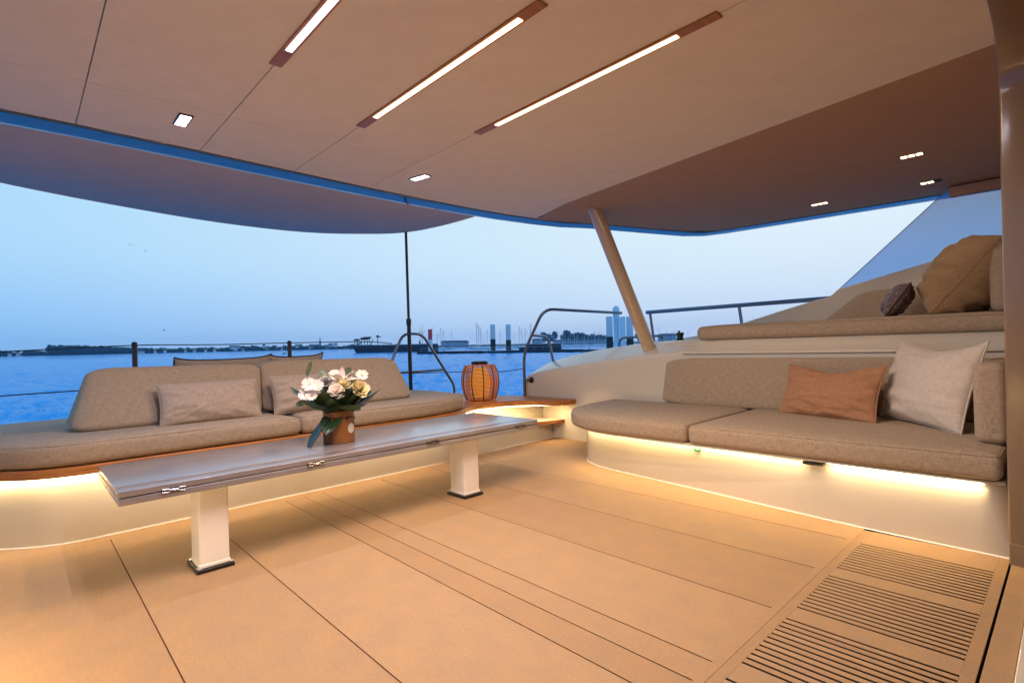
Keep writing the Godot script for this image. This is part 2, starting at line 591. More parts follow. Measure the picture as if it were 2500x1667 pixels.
func build_sea() -> void:
	var st := new_st()
	var no := FastNoiseLite.new()
	no.seed = 12
	no.frequency = 1.0
	no.fractal_octaves = 3
	var fx := fdir(1250.0)
	var bx := sea_n.cross(-fx).normalized()
	var rr := []
	var r := 1.0
	while r < 1000.0:
		rr.append(r)
		r *= 1.011 if r > 12.0 and r < 420.0 else 1.35
	var aa := []
	for i in 13: aa.append(-180.0 + i * 10.0)
	for i in range(1, 360): aa.append(-60.0 + i / 3.0)
	for i in 13: aa.append(60.0 + i * 10.0)
	var g := []
	for q in rr:
		var row := []
		for a in aa:
			var t := deg_to_rad(a)
			var d := fx * cos(t) + bx * sin(t)
			var x: float = cos(t) * q
			var y: float = sin(t) * q
			var amp := 0.2 * (1.0 - smoothstep(140.0, 400.0, q)) * smoothstep(6.0, 14.0, q)
			var hgt := amp * (no.get_noise_2d(x * 0.33 + y * 0.1, y * 0.2) * 1.1 + 0.55 * no.get_noise_2d(x * 0.95 + 50.0, y * 0.6 + x * 0.1) + 0.3 * no.get_noise_2d(x * 2.1 + 90.0, y * 1.6))
			row.append(sea_foot + d * q + sea_n * hgt)
		g.append(row)
	grid_sheet(st, g, 1)
	var rip := noise_img(512, 512, 0.05, 71, 4).get_data()
	var m := mat(Color(0.0, 0.44, 0.95).linear_to_srgb(), 0.1, 0.0, 0.15)
	m.normal_enabled = true
	m.normal_texture = normal_of(rip, 512, 512, 9.0)
	m.normal_scale = 0.9
	m.uv1_triplanar = true
	m.uv1_world_triplanar = true
	m.uv1_scale = Vector3.ONE * 0.22
	var s := struct("water")
	part(s, "water_surface", st, m)

func build_deck() -> void:
	var d := struct("deck")
	part(d, "subdeck", plate(rect(-1.6, -4.2, 4.3, -0.77), -0.09, -0.004, 0.0005, 1), M.caulk)
	var seams := [-1.042, -0.577, -0.112, 0.353, 0.818, 1.292, 1.424, 1.549, 2.009, 2.479, 2.934, 4.19]
	for i in seams.size() - 1:
		part(d, "plank", plate(rect(seams[i] + 0.0026, -3.66, seams[i + 1] - 0.0026, -0.797), -0.0038, 0.0, 0.00005, 1), M.decks[(i * 2) % 3])
	part(d, "border_plank", plate(rect(-1.5, -4.15, 4.19, -3.6601), -0.0038, 0.0, 0.00005, 1), M.decks[0])
	part(d, "border_plank", plate(rect(-1.5, -0.7969, 4.19, -0.7680), -0.0038, 0.0, 0.00005, 1), M.decks[0])
	# grating in front of the door
	var gx0 := 0.55
	var gx1 := 3.12
	part(d, "grating_tray", plate(rect(gx0 + 0.003, -0.766, gx1, -0.2248), -0.14, -0.1, 0.0005, 1), M.dark_shade)  # near-black bottom, shade of the void painted in
	part(d, "grating_rail", plate(rect(gx0, -0.7674, gx1, -0.7325), -0.0032, 0.0, 0.001, 1), M.decks[1])
	part(d, "grating_rail", plate(rect(gx0, -0.2595, gx1, -0.2245), -0.0032, 0.0, 0.001, 1), M.decks[1])
	var slots := []
	for grp in [1.142, 1.611, 2.08, 2.55]:
		for k in 12: slots.append(grp + k * 0.0326)
	var x0 := gx0
	for k in slots.size() + 1:
		var x1: float = slots[k] - 0.0056 if k < slots.size() else gx1
		part(d, "slat", plate(rect(x0, -0.7324, x1, -0.2596), -0.0032, 0.0, 0.0008, 1), M.decks[(k * 7) % 3])
		part(d, "slat_core", plate(rect(x0, -0.7324, x1, -0.2596), -0.03, -0.0034, 0.0003, 1), M.dark_shade)  # added near-black body under each slat, paints the slots as shaded
		if k < slots.size(): x0 = slots[k] + 0.0056
	part(d, "plank", plate(rect(-1.5, -0.767, gx0 - 0.002, -0.2245), -0.034, 0.0, 0.001, 1), M.decks[2])
	part(d, "threshold_plank", plate(rect(-0.4, -0.2165, 3.3, -0.1505), -0.034, 0.0, 0.001, 1), M.decks[0])
	part(d, "door_sill", box_at(Vector3(-0.4, -0.04, -0.147), Vector3(3.3, 0.018, 0.0), 0.004), M.gel)
	part(d, "gutter", plate(rect(-1.5, -0.26, 4.1, -0.05), -0.16, -0.12, 0.002, 1), M.dark_shade)  # near-black floor of the gap, its shade put into the colour

# ---------------------------------------------------------------- hardtop
func ridge_x(z: float) -> float: return 3.14 + 0.16 * (-0.2 - z)
func wing_y(x: float, z: float) -> float: return 2.24 - 0.08 * maxf(0.0, x - ridge_x(z))
func build_hardtop() -> void:
	var c := struct("ceiling")
	var aft := [Vector2(-1.0, -3.5), Vector2(-0.5, -3.56), Vector2(-0.036, -3.59), Vector2(0.25, -3.592), Vector2(0.826, -3.62), Vector2(1.405, -3.66), Vector2(2.0, -3.695), Vector2(2.5, -3.712), Vector2(3.02, -3.712), Vector2(3.45, -3.69), Vector2(3.8, -3.65)]
	var main := PackedVector2Array(aft)
	for q in [Vector2(3.6, -3.06), Vector2(3.15, -0.2), Vector2(-0.31, -0.2), Vector2(-0.76, -3.06)]: main.append(q)
	var xs := [-1.2, -0.335, 0.25, 0.837, 1.42, 1.99, 4.2]
	for i in xs.size() - 1:
		for zz in [[-4.0, -3.012], [-3.009, 0.0]]:
			if i == 5 and zz[1] == 0.0: pass
			for q in Geometry2D.intersect_polygons(main, rect(xs[i] + 0.002, zz[0], xs[i + 1] - 0.002, zz[1])):
				part(c, "ceiling_panel", plate(q, 2.24, 2.252, 0.0012, 1), M.ceiling)
	# wing over the upper lounge: a slanted soffit, and its unseen twin to port
	var edge := [Vector2(3.8, -3.65), Vector2(4.05, -3.5), Vector2(4.265, -3.306), Vector2(4.902, -2.896), Vector2(5.18, -2.71), Vector2(5.263, -2.64), Vector2(5.29, -2.5), Vector2(5.342, -0.658), Vector2(5.356, -0.2)]
	var rows := []
	for k in 13:
		var z := lerpf(-3.65, -0.2, k / 12.0)
		var xi := 3.8 if k == 0 else (lerpf(3.8, 3.6, (z + 3.65) / 0.59) if z < -3.06 else ridge_x(z))
		var xo := 5.35
		for i in edge.size() - 1:
			if z >= edge[i].y and z <= edge[i + 1].y: xo = lerpf(edge[i].x, edge[i + 1].x, (z - edge[i].y) / (edge[i + 1].y - edge[i].y))
		var row := []
		for j in 7:
			var x := lerpf(xi, xo, j / 6.0)
			row.append(Vector3(x, wing_y(x, z), z))
		rows.append(row)
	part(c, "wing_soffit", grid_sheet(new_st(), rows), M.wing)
	var left := []
	for row in rows:
		var q := []
		for v in row: q.append(Vector3(2 * CX - v.x, v.y, v.z))
		left.append(q)
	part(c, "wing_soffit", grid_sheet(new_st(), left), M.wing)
	# shell above
	var all := PackedVector2Array(aft)
	for q in edge.slice(1): all.append(q)
	for i in range(edge.size() - 1, 0, -1): all.append(Vector2(2 * CX - edge[i].x, edge[i].y))
	part(c, "hardtop_shell", plate(inset(all, 0.02), 2.265, 2.42, 0.03, 3), M.gel_soft)
	# glossy painted edge all round, turned up a little
	var rim := []
	for q in aft: rim.append(Vector3(q.x, 2.238, q.y))
	for q in edge.slice(1): rim.append(Vector3(q.x, wing_y(q.x, q.y) - 0.002, q.y))
	var g := []
	for i in rim.size():
		var t: Vector3 = (rim[mini(rim.size() - 1, i + 1)] - rim[maxi(0, i - 1)]).normalized()
		var o := Vector3(t.z, 0, -t.x).normalized()
		var wdt := 0.22
		var row := [rim[i] + Vector3(0, 0.012, 0), rim[i] + Vector3(0, -0.003, 0) + o * 0.006]
		for k in 7: row.append(rim[i] + o * wdt * (k + 1) / 7.0 + Vector3(0, -0.004 + 0.004 * pow((k + 1) / 7.0, 2.0), 0))
		row.append(rim[i] + o * (wdt + 0.012) + Vector3(0, 0.03, 0))
		row.append(rim[i] + o * (wdt * 0.8) + Vector3(0, 0.14, 0))
		g.append(row)
	part(c, "edge_band", grid_sheet(new_st(), g), M.gel_band)
	# slanted strut that carries the wing
	var s := thing("roof_strut", "slanted beige glossy tubular strut holding up the roof above the bulwark", "strut", Vector3(4.3, 0.871, -2.707))
	var foot := Vector3(4.3, 0.871, -2.707)
	var head := Vector3(3.93, 2.213, -3.02)
	part(s, "tube", tube([foot - foot + (foot - head).normalized() * 0.1, head - foot + (head - foot).normalized() * 0.03], 0.062, 28), M.strut)
	part(s, "collar", tube([(head - foot) + (foot - head).normalized() * 0.012, (head - foot) + (head - foot).normalized() * 0.02], 0.067, 28), M.strut)
	# awning stretched aft of the hardtop
	var a := thing("awning", "grey fabric awning with curved outer edge stretched beyond the hardtop", "awning", Vector3(CX, 2.29, -3.7))
	var arc := [Vector2(-0.52, -4.1), Vector2(-0.48, -4.6), Vector2(-0.36, -5.08), Vector2(-0.06, -5.29), Vector2(0.589, -5.53), Vector2(1.463, -5.728), Vector2(2.305, -5.695), Vector2(2.916, -5.387), Vector2(3.205, -5.08), Vector2(3.334, -4.6), Vector2(3.37, -4.08)]
	arc = smooth(arc, 4)
	var ag := []
	for q in arc:
		var row := []
		var ix := lerpf(q.x, CX, 0.06)
		for k in 13:
			var t := k / 12.0
			var z := lerpf(-3.72, q.y, t)
			var x := lerpf(ix, q.x, t)
			row.append(Vector3(x - CX, 2.285 - 2.29 + 0.012 * sin(t * PI) * -1.0 + 0.006 * t, z + 3.7))
		ag.append(row)
	part(a, "canopy", grid_sheet(new_st(), ag), M.awning)
	var hem := []
	for q in arc: hem.append(Vector3(q.x - CX, 0.003, q.y + 3.7))
	part(a, "hem", tube(hem, 0.007, 6), M.awning)
	var p := thing("awning_pole", "tall black telescopic pole holding up the awning corner", "pole", Vector3(3.2, 0.42, -5.1))
	part(p, "lower_tube", tube([Vector3(0, 0, 0), Vector3(0, 0.86, 0)], 0.022, 16), M.pole)
	part(p, "clamp_collar", tube([Vector3(0, 0.83, 0), Vector3(0, 0.90, 0)], 0.028, 16), M.black)
	part(p, "upper_tube", tube([Vector3(0, 0.88, 0), Vector3(0, 1.87, 0)], 0.015, 14), M.pole)
	part(p, "foot", lathe([Vector2(0.0, 0.02), Vector2(0.045, 0.018), Vector2(0.05, 0.0)], 18), M.black)

# ---------------------------------------------------------------- bulwark and walls
func build_bulwark() -> void:
	var b := struct("bulwark")
	# rows along z: inner foot, inner edge, outer edge, outer foot
	var t := [[-0.2, 0.885, 4.215, 0.99], [-1.0, 0.889, 4.215, 0.988], [-2.0, 0.898, 4.22, 0.985], [-2.3, 0.896, 4.26, 0.985], [-2.55, 0.878, 4.37, 0.984], [-2.8, 0.852, 4.44, 0.978], [-3.1, 0.82, 4.46, 0.948], [-3.46, 0.775, 4.46, 0.91], [-3.8, 0.728, 4.45, 0.853], [-4.07, 0.685, 4.43, 0.793], [-4.18, 0.655, 4.39, 0.745], [-4.25, 0.60, 4.33, 0.68], [-4.28, 0.52, 4.28, 0.58]]
	var g := []
	for r in t:
		var z: float = r[0]
		var o: float = r[2]
		var hx := o + 0.12
		g.append([Vector3(4.15, -0.3, z), Vector3(4.15, r[1] - 0.05, z), Vector3(4.15, r[1] - 0.012, z), Vector3(4.153, r[1] - 0.004, z), Vector3(4.16, r[1], z), Vector3(lerpf(4.16, o, 0.5), lerpf(r[1], r[3], 0.5), z), Vector3(o - 0.012, r[3] - 0.004, z), Vector3(o, r[3], z), Vector3(o + 0.03, r[3] - 0.004, z), Vector3(hx, r[3] - 0.3, z), Vector3(hx + 0.03, -1.9, z)])
	var nose := []
	for v in g[-1]: nose.append(Vector3(4.22, v.y, -4.29))
	g.append(nose)
	part(b, "coaming", grid_sheet(new_st(), g, 1), M.gel)
	var port := struct("bulwark")
	part(port, "coaming", box_at(Vector3(-1.6, -0.3, -4.28), Vector3(-1.31, 0.85, -0.2), 0.03), M.gel)
	# lip over the sofa back
	part(b, "ledge_lip", box_at(Vector3(4.128, 0.868, -2.3), Vector3(4.16, 0.888, -0.215), 0.006), M.gel)
	# niche in the aft corner: side deck hull below
	part(b, "hull_side", box_at(Vector3(4.4, -1.9, -4.2), Vector3(6.3, 0.45, 0.4), 0.05), M.gel_soft)
	# fender button on the wall
	var f := thing("rail_fitting", "small dark round fitting on the wall end beside the stern rail", "fitting", Vector3(4.15, 0.598, -4.14))
	part(f, "disc", lathe([Vector2(0, 0.012), Vector2(0.03, 0.012), Vector2(0.034, 0.006), Vector2(0.034, 0)], 20), M.black, Vector3.ZERO, Basis(Vector3(0, 0, 1), PI / 2))
	part(f, "stem", tube([Vector3.ZERO, Vector3(-0.04, 0, -0.04)], 0.012, 10), M.black)

func build_cabin() -> void:
	var c := struct("wall_cabin")
	# door jamb, slightly raked, with a rounded head
	var prof := [Vector2(3.06, -0.05), Vector2(3.06, 1.98), Vector2(3.05, 2.06), Vector2(3.02, 2.12), Vector2(2.96, 2.17), Vector2(2.85, 2.21), Vector2(2.6, 2.232), Vector2(1.42, 2.236)]
	var g := []
	for q in prof:
		var zf := lerpf(-0.225, -0.2, clampf(q.y / 2.2, 0, 1))
		var row := [Vector3(q.x + (0.9 if q.y < 2.0 else 0.0), q.y + (0.0 if q.y < 2.0 else 0.2), zf - 0.001), Vector3(q.x + 0.01, q.y, zf), Vector3(q.x + 0.003, q.y, zf + 0.003), Vector3(q.x, q.y, zf + 0.01), Vector3(q.x, q.y, 0.25), Vector3(q.x + 0.3, q.y + 0.1, 0.25)]
		g.append(row)
	part(c, "door_jamb", grid_sheet(new_st(), g, 1), M.jamb)
	part(c, "bulkhead", box_at(Vector3(3.075, -0.05, -0.19), Vector3(6.2, 2.2, 0.2), 0.006), M.gel)
	part(c, "jamb_plinth", box_at(Vector3(3.052, -0.03, -0.222), Vector3(3.2, 0.09, 0.2), 0.004), M.jamb)
	part(c, "bulkhead", box_at(Vector3(-3.2, -0.05, -0.19), Vector3(-0.45, 2.23, 0.2), 0.006), M.gel)
	part(c, "header", box_at(Vector3(-0.6, 2.245, -0.19), Vector3(3.2, 2.262, 0.25), 0.003), M.gel)
	var s := struct("floor_cabin")
	part(s, "saloon_floor", plate(rect(-3.0, 0.002, 3.2, 4.5), -0.05, 0.0, 0.003, 1), M.decks[1])
	part(s, "saloon_wall", box_at(Vector3(3.2, -0.05, 0.2), Vector3(3.3, 2.4, 4.6), 0.005), M.teak)
	part(s, "saloon_wall", box_at(Vector3(-3.1, -0.05, 0.2), Vector3(-3.0, 2.4, 4.6), 0.005), M.teak)
	part(s, "saloon_wall", box_at(Vector3(-3.1, -0.05, 4.5), Vector3(3.3, 2.4, 4.6), 0.005), M.teak)
	part(s, "saloon_ceiling", box_at(Vector3(-3.1, 2.263, 0.0), Vector3(3.3, 2.4, 4.6), 0.005), M.ceiling)

# ---------------------------------------------------------------- aft bench
func cushion(called: String, label: String, poly: PackedVector2Array, y0: float, y1: float, r: float, group := "") -> Node3D:
	var c := Vector3.ZERO
	for q in poly: c += Vector3(q.x, 0, q.y) / poly.size()
	c.y = y0
	var t := thing(called, label, "cushion", c, group)
	var loc := PackedVector2Array()
	for q in poly: loc.append(q - Vector2(c.x, c.z))
	var soft := new_st()
	plate(loc, 0, y1 - y0, r, 5, soft, 0.009)
	var wob := FastNoiseLite.new()
	wob.seed = int(absf(c.x * 97.0 + c.z * 31.0))
	wob.frequency = 1.0
	soft.index()
	var arr := soft.commit_to_arrays()
	var vs: PackedVector3Array = arr[Mesh.ARRAY_VERTEX]
	var ix: PackedInt32Array = arr[Mesh.ARRAY_INDEX]
	var st := new_st()
	for i in ix:
		var p := vs[i]
		var k := clampf(p.y / (y1 - y0), 0.0, 1.0)
		p += Vector3(wob.get_noise_2d(p.z * 3.1, p.x * 1.3), 0.8 * wob.get_noise_2d(p.x * 2.7 + 40.0, p.z * 2.7), wob.get_noise_2d(p.x * 3.1, p.z * 1.3 + 9.0)) * 0.0065 * k
		st.set_smooth_group(1)
		st.add_vertex(p)
	part(t, "cover", st, M.taupe)
	var seam := []
	var ins := inset(loc, r * 0.3)
	for q in ins: seam.append(Vector3(q.x, y1 - y0 - r * 0.28, q.y))
	part(t, "piping", tube(seam, 0.0028, 5, null, true), M.taupe)
	return t
func build_aft_bench() -> void:
	var b := struct("wall_bench")
	var front := [Vector2(-0.9, -4.6), Vector2(-0.5, -4.25), Vector2(-0.2, -4.02), Vector2(-0.086, -3.924), Vector2(0.009, -3.85), Vector2(0.1, -3.795), Vector2(0.2, -3.762), Vector2(0.36, -3.75), Vector2(0.8, -3.75), Vector2(1.5, -3.75), Vector2(2.4, -3.75), Vector2(3.0, -3.77), Vector2(3.5, -3.81), Vector2(4.2, -3.835)]
	var fs := smooth(front, 3)
	var seat_front := PackedVector2Array()
	for q in fs:
		if q.x < 2.78: seat_front.append(q)
	seat_front.append(Vector2(2.8, -3.762))
	seat_front.append(Vector2(2.8, -5.6))
	seat_front.append(Vector2(-0.9, -5.6))
	part(b, "bench_front", plate(seat_front, -0.02, 0.369, 0.003, 1), M.gel_soft)
	var low := PackedVector2Array([Vector2(2.8005, -5.6), Vector2(2.8005, -3.762)])
	for q in fs:
		if q.x > 2.82: low.append(q)
	low.append(Vector2(4.2, -5.6))
	part(b, "shelf_plinth", plate(low, -0.02, 0.165, 0.003, 1), M.gel_soft)
	# above the low shelf the wall steps back in the corner to make a niche
	var hi := PackedVector2Array([Vector2(2.8005, -5.6), Vector2(2.8005, -3.8), Vector2(2.95, -3.95), Vector2(3.3, -4.1), Vector2(3.7, -4.1), Vector2(4.2, -3.965), Vector2(4.2, -5.6)])
	part(b, "niche_wall", plate(hi, 0.1655, 0.369, 0.002, 1), M.gel_soft)
	part(b, "seal_bead", tube(smooth([Vector3(-0.5, 0.002, -4.247), Vector3(-0.086, 0.002, -3.922), Vector3(0.1, 0.002, -3.793), Vector3(0.36, 0.002, -3.748), Vector3(1.5, 0.002, -3.748), Vector3(2.4, 0.002, -3.748), Vector3(3.5, 0.002, -3.808), Vector3(4.15, 0.002, -3.833)], 6), 0.0045, 6), M.white_metal)
	var sh := thing("corner_shelf", "low teak-edged shelf set into the lit niche under the lantern ledge", "shelf", Vector3(3.6, 0.166, -3.9))
	var sp := round_poly([[2.95, -3.97, 0.0], [3.0, -3.82, 0.1], [3.5, -3.79, 0.3], [3.82, -3.79, 0.1], [4.148, -3.67, 0.0], [4.148, -3.99, 0.0], [3.7, -4.09, 0.0], [3.3, -4.09, 0.0]], 5)
	var loc := PackedVector2Array()
	for q in sp: loc.append(q - Vector2(3.6, -3.9))
	part(sh, "board", plate(loc, 0.0, 0.035, 0.003, 2), M.teak)
	part(sh, "top_skin", plate(inset(loc, 0.012), 0.0352, 0.0372, 0.0008, 1), M.gel_soft)
	# teak ledge that carries the seat and the lantern
	var led := thing("bench_ledge", "wide teak ledge carrying the aft seat cushions and the lantern", "ledge", Vector3(1.5, 0.37, -4.6))
	var lp := [Vector2(-0.9, -4.55), Vector2(-0.5, -4.2), Vector2(-0.2, -3.955), Vector2(-0.078, -3.853), Vector2(0.016, -3.768), Vector2(0.11, -3.715), Vector2(0.208, -3.69), Vector2(0.32, -3.68), Vector2(1.0, -3.68), Vector2(2.0, -3.69), Vector2(2.55, -3.70), Vector2(2.85, -3.78), Vector2(3.03, -3.9), Vector2(3.22, -4.03), Vector2(3.45, -4.05), Vector2(3.65, -3.99), Vector2(3.8, -3.88), Vector2(3.85, -3.74), Vector2(3.92, -3.60), Vector2(4.03, -3.53), Vector2(4.145, -3.51)]
	var ls := smooth(lp, 3)
	for q in [Vector2(4.147, -4.24), Vector2(4.05, -4.5), Vector2(3.95, -5.3), Vector2(3.7, -5.65), Vector2(-0.9, -5.65)]: ls.append(q)
	var lloc := PackedVector2Array()
	for q in ls: lloc.append(q - Vector2(1.5, -4.6))
	part(led, "board", plate(lloc, 0.0, 0.05, 0.006, 2), M.teak)
	# LED strips tucked under the ledge
	var strips := thing("led_strip", "warm LED strip hidden under the aft bench ledge", "light", Vector3(1.5, 0.36, -3.72), "LED strips under the ledge")
	var path := [Vector3(-0.8, 0.362, -4.48), Vector3(-0.2, 0.362, -3.985), Vector3(0.11, 0.362, -3.752), Vector3(0.36, 0.362, -3.715), Vector3(1.1, 0.362, -3.715), Vector3(1.9, 0.362, -3.717), Vector3(2.6, 0.362, -3.725)]
	led_run(strips, path, Vector3(0, -1, 0), 0.27)
	var nl := thing("led_strip", "warm LED strip lighting the niche below the lantern", "light", Vector3(3.6, 0.36, -4.0))
	led_run(nl, [Vector3(2.95, 0.362, -3.9), Vector3(3.3, 0.362, -4.06), Vector3(3.68, 0.362, -4.0), Vector3(3.9, 0.362, -3.78), Vector3(4.06, 0.362, -3.62)], Vector3(0, -1, 0), 0.5)
	# seat cushions
	var y0 := 0.424
	var a := PackedVector2Array()
	for q in ls:
		if q.x < 1.35 and q.y > -4.6: a.append(q + Vector2(0, 0.006))
	a.append(Vector2(1.415, -3.672))
	a = inset(a, 0.0)
	for q in round_poly([[1.415, -4.425, 0.04], [-0.55, -4.425, 0.05]], 1): a.append(q)
	cushion("seat_cushion", "long taupe seat cushion with rounded end under the single throw pillow", fix(a), y0, 0.552, 0.042)
	var c2 := round_poly([[1.428, -3.675, 0.05], [2.5, -3.675, 0.3], [2.86, -3.76, 0.2], [3.05, -3.93, 0.12], [3.12, -4.18, 0.15], [3.06, -4.42, 0.08], [1.428, -4.425, 0.04]], 5)
	cushion("seat_cushion", "taupe seat cushion whose rounded end points to the lantern", c2, y0, 0.552, 0.042)
	cushion("sunpad_cushion", "flat grey sunpad cushion behind the backrests facing the water", round_poly([[-0.8, -4.445, 0.05], [2.95, -4.445, 0.05], [3.34, -4.72, 0.1], [3.3, -5.3, 0.3], [2.9, -5.6, 0.2], [-0.8, -5.6, 0.1]], 4), y0, 0.52, 0.035)
	# wedge backrests: front lower edge, ridge, rear lower edge
	wedge("long taupe wedge backrest cushion behind the single throw pillow", 0.205, 1.285, 0.325, 1.325)
	wedge("taupe wedge backrest cushion behind the flowers with its sloping end by the black pole", 1.30, 2.56, 1.335, 2.455)
func fix(a: PackedVector2Array) -> PackedVector2Array:
	var out := PackedVector2Array()
	for q in a:
		if out.is_empty() or out[-1].distance_to(q) > 0.012: out.append(q)
	if out[0].distance_to(out[-1]) < 0.012: out.remove_at(out.size() - 1)
	return out
func wedge(label: String, x0: float, x1: float, t0: float, t1: float) -> void:
	var c := Vector3((x0 + x1) * 0.5, 0.55, -4.25)
	var t := thing("backrest_cushion", label, "cushion", c)
	var q := [Vector3(x0, 0.553, -4.50), Vector3(x1, 0.553, -4.46), Vector3(t0, 0.934, -4.36), Vector3(t1, 0.918, -4.34), Vector3(x0, 0.553, -4.01), Vector3(x1, 0.553, -3.985), Vector3(t0, 0.934, -4.19), Vector3(t1, 0.918, -4.17)]
	for i in 8: q[i] -= c
	part(t, "cover", warp_box(q, 0.13, 0.018), M.taupe)

func led_run(parent: Node3D, path: Array, face: Vector3, per_m: float) -> void:
	var base := parent.position
	for i in path.size() - 1:
		var a: Vector3 = path[i] - base
		var b: Vector3 = path[i + 1] - base
		var st := new_st()
		part(parent, "strip", tube([a, b], 0.004, 6, st), M.led)
		strip_light(parent, a, b, face, 0.012, WARM, per_m * a.distance_to(b), 0.0065)

# ---------------------------------------------------------------- sofa along the side
func sofa_base_line() -> Array:
	return [Vector2(4.14, -2.96), Vector2(3.8, -2.955), Vector2(3.6, -2.92), Vector2(3.487, -2.835), Vector2(3.40, -2.68), Vector2(3.345, -2.46), Vector2(3.305, -2.09), Vector2(3.228, -1.46), Vector2(3.144, -0.77), Vector2(3.121, -0.225)]
func build_side_sofa() -> void:
	for side in [1, -1]:
		var mx := func(q: Vector2) -> Vector2: return q if side == 1 else Vector2(2 * CX - q.x, q.y)
		var b := thing("sofa_base", "glossy white curved sofa base with a green sticker under the cushion edge" if side == 1 else "glossy white sofa base along the opposite side of the cockpit", "sofa base", Vector3(mx.call(Vector2(3.7, -1.5)).x, 0, -1.5))
		var line := []
		for q in smooth(sofa_base_line(), 4): line.append(mx.call(q))
		var off := Vector2(b.position.x, b.position.z)
		var poly := PackedVector2Array()
		for q in line: poly.append(q - off)
		poly.append(mx.call(Vector2(4.148, -0.225)) - off)
		part(b, "panel", plate(poly, 0.0, 0.318, 0.002, 1), M.gel)
		var board := PackedVector2Array()
		var bp := round_poly([[4.148, -3.0, 0.0], [3.5, -2.98, 0.35], [3.14, -2.6, 0.25], [3.105, -2.0, 0.3], [3.105, -0.23, 0.0], [4.148, -0.23, 0.0]], 6)
		for q in bp: board.append(mx.call(q) - off)
		part(b, "seat_board", plate(board, 0.3185, 0.334, 0.003, 1), M.gel_soft)
		var bead := []
		for q in line: bead.append(Vector3(q.x - off.x - 0.002 * side, 0.002, q.y - off.y))
		part(b, "seal_bead", tube(bead, 0.0042, 6), M.white_metal)
		var l := thing("led_strip", "warm LED strip glowing under the side sofa cushions" if side == 1 else "warm LED strip under the opposite sofa", "light", Vector3(mx.call(Vector2(3.2, -1.5)).x, 0.3, -1.5))
		for seg in [[Vector2(3.44, -2.84), Vector2(3.345, -2.62)], [Vector2(3.345, -2.62), Vector2(3.29, -2.2)], [Vector2(3.29, -2.2), Vector2(3.215, -1.53)], [Vector2(3.215, -1.53), Vector2(3.153, -1.06)], [Vector2(3.14, -0.93), Vector2(3.118, -0.6)], [Vector2(3.118, -0.6), Vector2(3.109, -0.30)]]:
			var a: Vector2 = mx.call(seg[0])
			var c: Vector2 = mx.call(seg[1])
			led_run(l, [Vector3(a.x, 0.312, a.y), Vector3(c.x, 0.312, c.y)], Vector3(-0.25 * side, -1, 0), 0.31 if side == 1 else 1.0)
		if side == 1:
			part(l, "connector", box_at(Vector3(3.118, 0.296, -1.045) - l.position, Vector3(3.148, 0.31, -0.945) - l.position, 0.003), M.black)
			# green sticker
			var st := part(b, "sticker", new_sticker(), M.sticker, Vector3(3.2505, 0.277, -1.727) - b.position, Basis(Vector3.UP, atan2(-1.0, 0.0) + 0.126))
			st.set_meta("label", "small green square sticker with a white pictogram")
		var gx := func(z0: float, z1: float, r0: float) -> PackedVector2Array:
			var p := round_poly([[3.078, z0, r0], [4.13, z0, 0.04], [4.13, z1, 0.04], [3.078, z1, 0.04]], 4)
			if r0 > 0.1:
				p = PackedVector2Array(smooth([Vector2(3.08, -2.1), Vector2(3.085, -2.4), Vector2(3.15, -2.66), Vector2(3.30, -2.85), Vector2(3.52, -2.97), Vector2(3.85, -3.02), Vector2(4.1, -3.02)], 3))
				for q in [Vector2(4.13, -2.99), Vector2(4.13, z1 - 0.03), Vector2(4.12, z1 - 0.008), Vector2(4.1, z1), Vector2(3.115, z1), Vector2(3.092, z1 - 0.008), Vector2(3.083, z1 - 0.03)]: p.append(q)
			var o := PackedVector2Array()
			for q in p: o.append(mx.call(q))
			return o
		if side == 1:
			cushion("seat_cushion", "taupe seat cushion of the side sofa with its big rounded end toward the stern", gx.call(-3.03, -1.716, 0.5), 0.335, 0.452, 0.034)
			cushion("seat_cushion", "long taupe seat cushion of the side sofa under the rust and ivory pillows", gx.call(-1.704, -0.235, 0.04), 0.335, 0.452, 0.034)
		else:
			cushion("seat_cushion", "taupe seat cushion on the opposite sofa", gx.call(-3.03, -0.235, 0.5), 0.335, 0.452, 0.034)
	var c := Vector3(4.1, 0.452, -1.35)
	var t := thing("backrest_cushion", "low taupe backrest cushion along the wall behind the rust pillow", "cushion", c)
	var q := [Vector3(4.148, 0.454, -2.46), Vector3(4.148, 0.454, -0.24), Vector3(4.148, 0.832, -2.42), Vector3(4.148, 0.836, -0.24), Vector3(4.03, 0.454, -2.46), Vector3(4.03, 0.454, -0.24), Vector3(4.075, 0.832, -2.42), Vector3(4.075, 0.836, -0.24)]
	for i in 8: q[i] -= c
	part(t, "cover", warp_box(q, 0.12, 0.008), M.taupe)
	var e := thing("bolster_cushion", "upright taupe bolster cushion against the door jamb beside the ivory pillow", "cushion", Vector3(3.7, 0.452, -0.29))
	part(e, "cover", rbox(new_st(), Vector3(0.74, 0.385, 0.125), 0.04, 4, 3, null, Vector3(0, 0.1935, 0)), M.taupe)
func new_sticker() -> Mesh:
	var q := QuadMesh.new()
	q.size = Vector2(0.042, 0.042)
	return q
func print_tex(n: int, fn: Callable) -> ImageTexture:
	var im := Image.create(n, n, false, Image.FORMAT_RGB8)
	for y in n:
		for x in n: im.set_pixel(x, y, fn.call((x + 0.5) / n, (y + 0.5) / n))
	return ImageTexture.create_from_image(im)

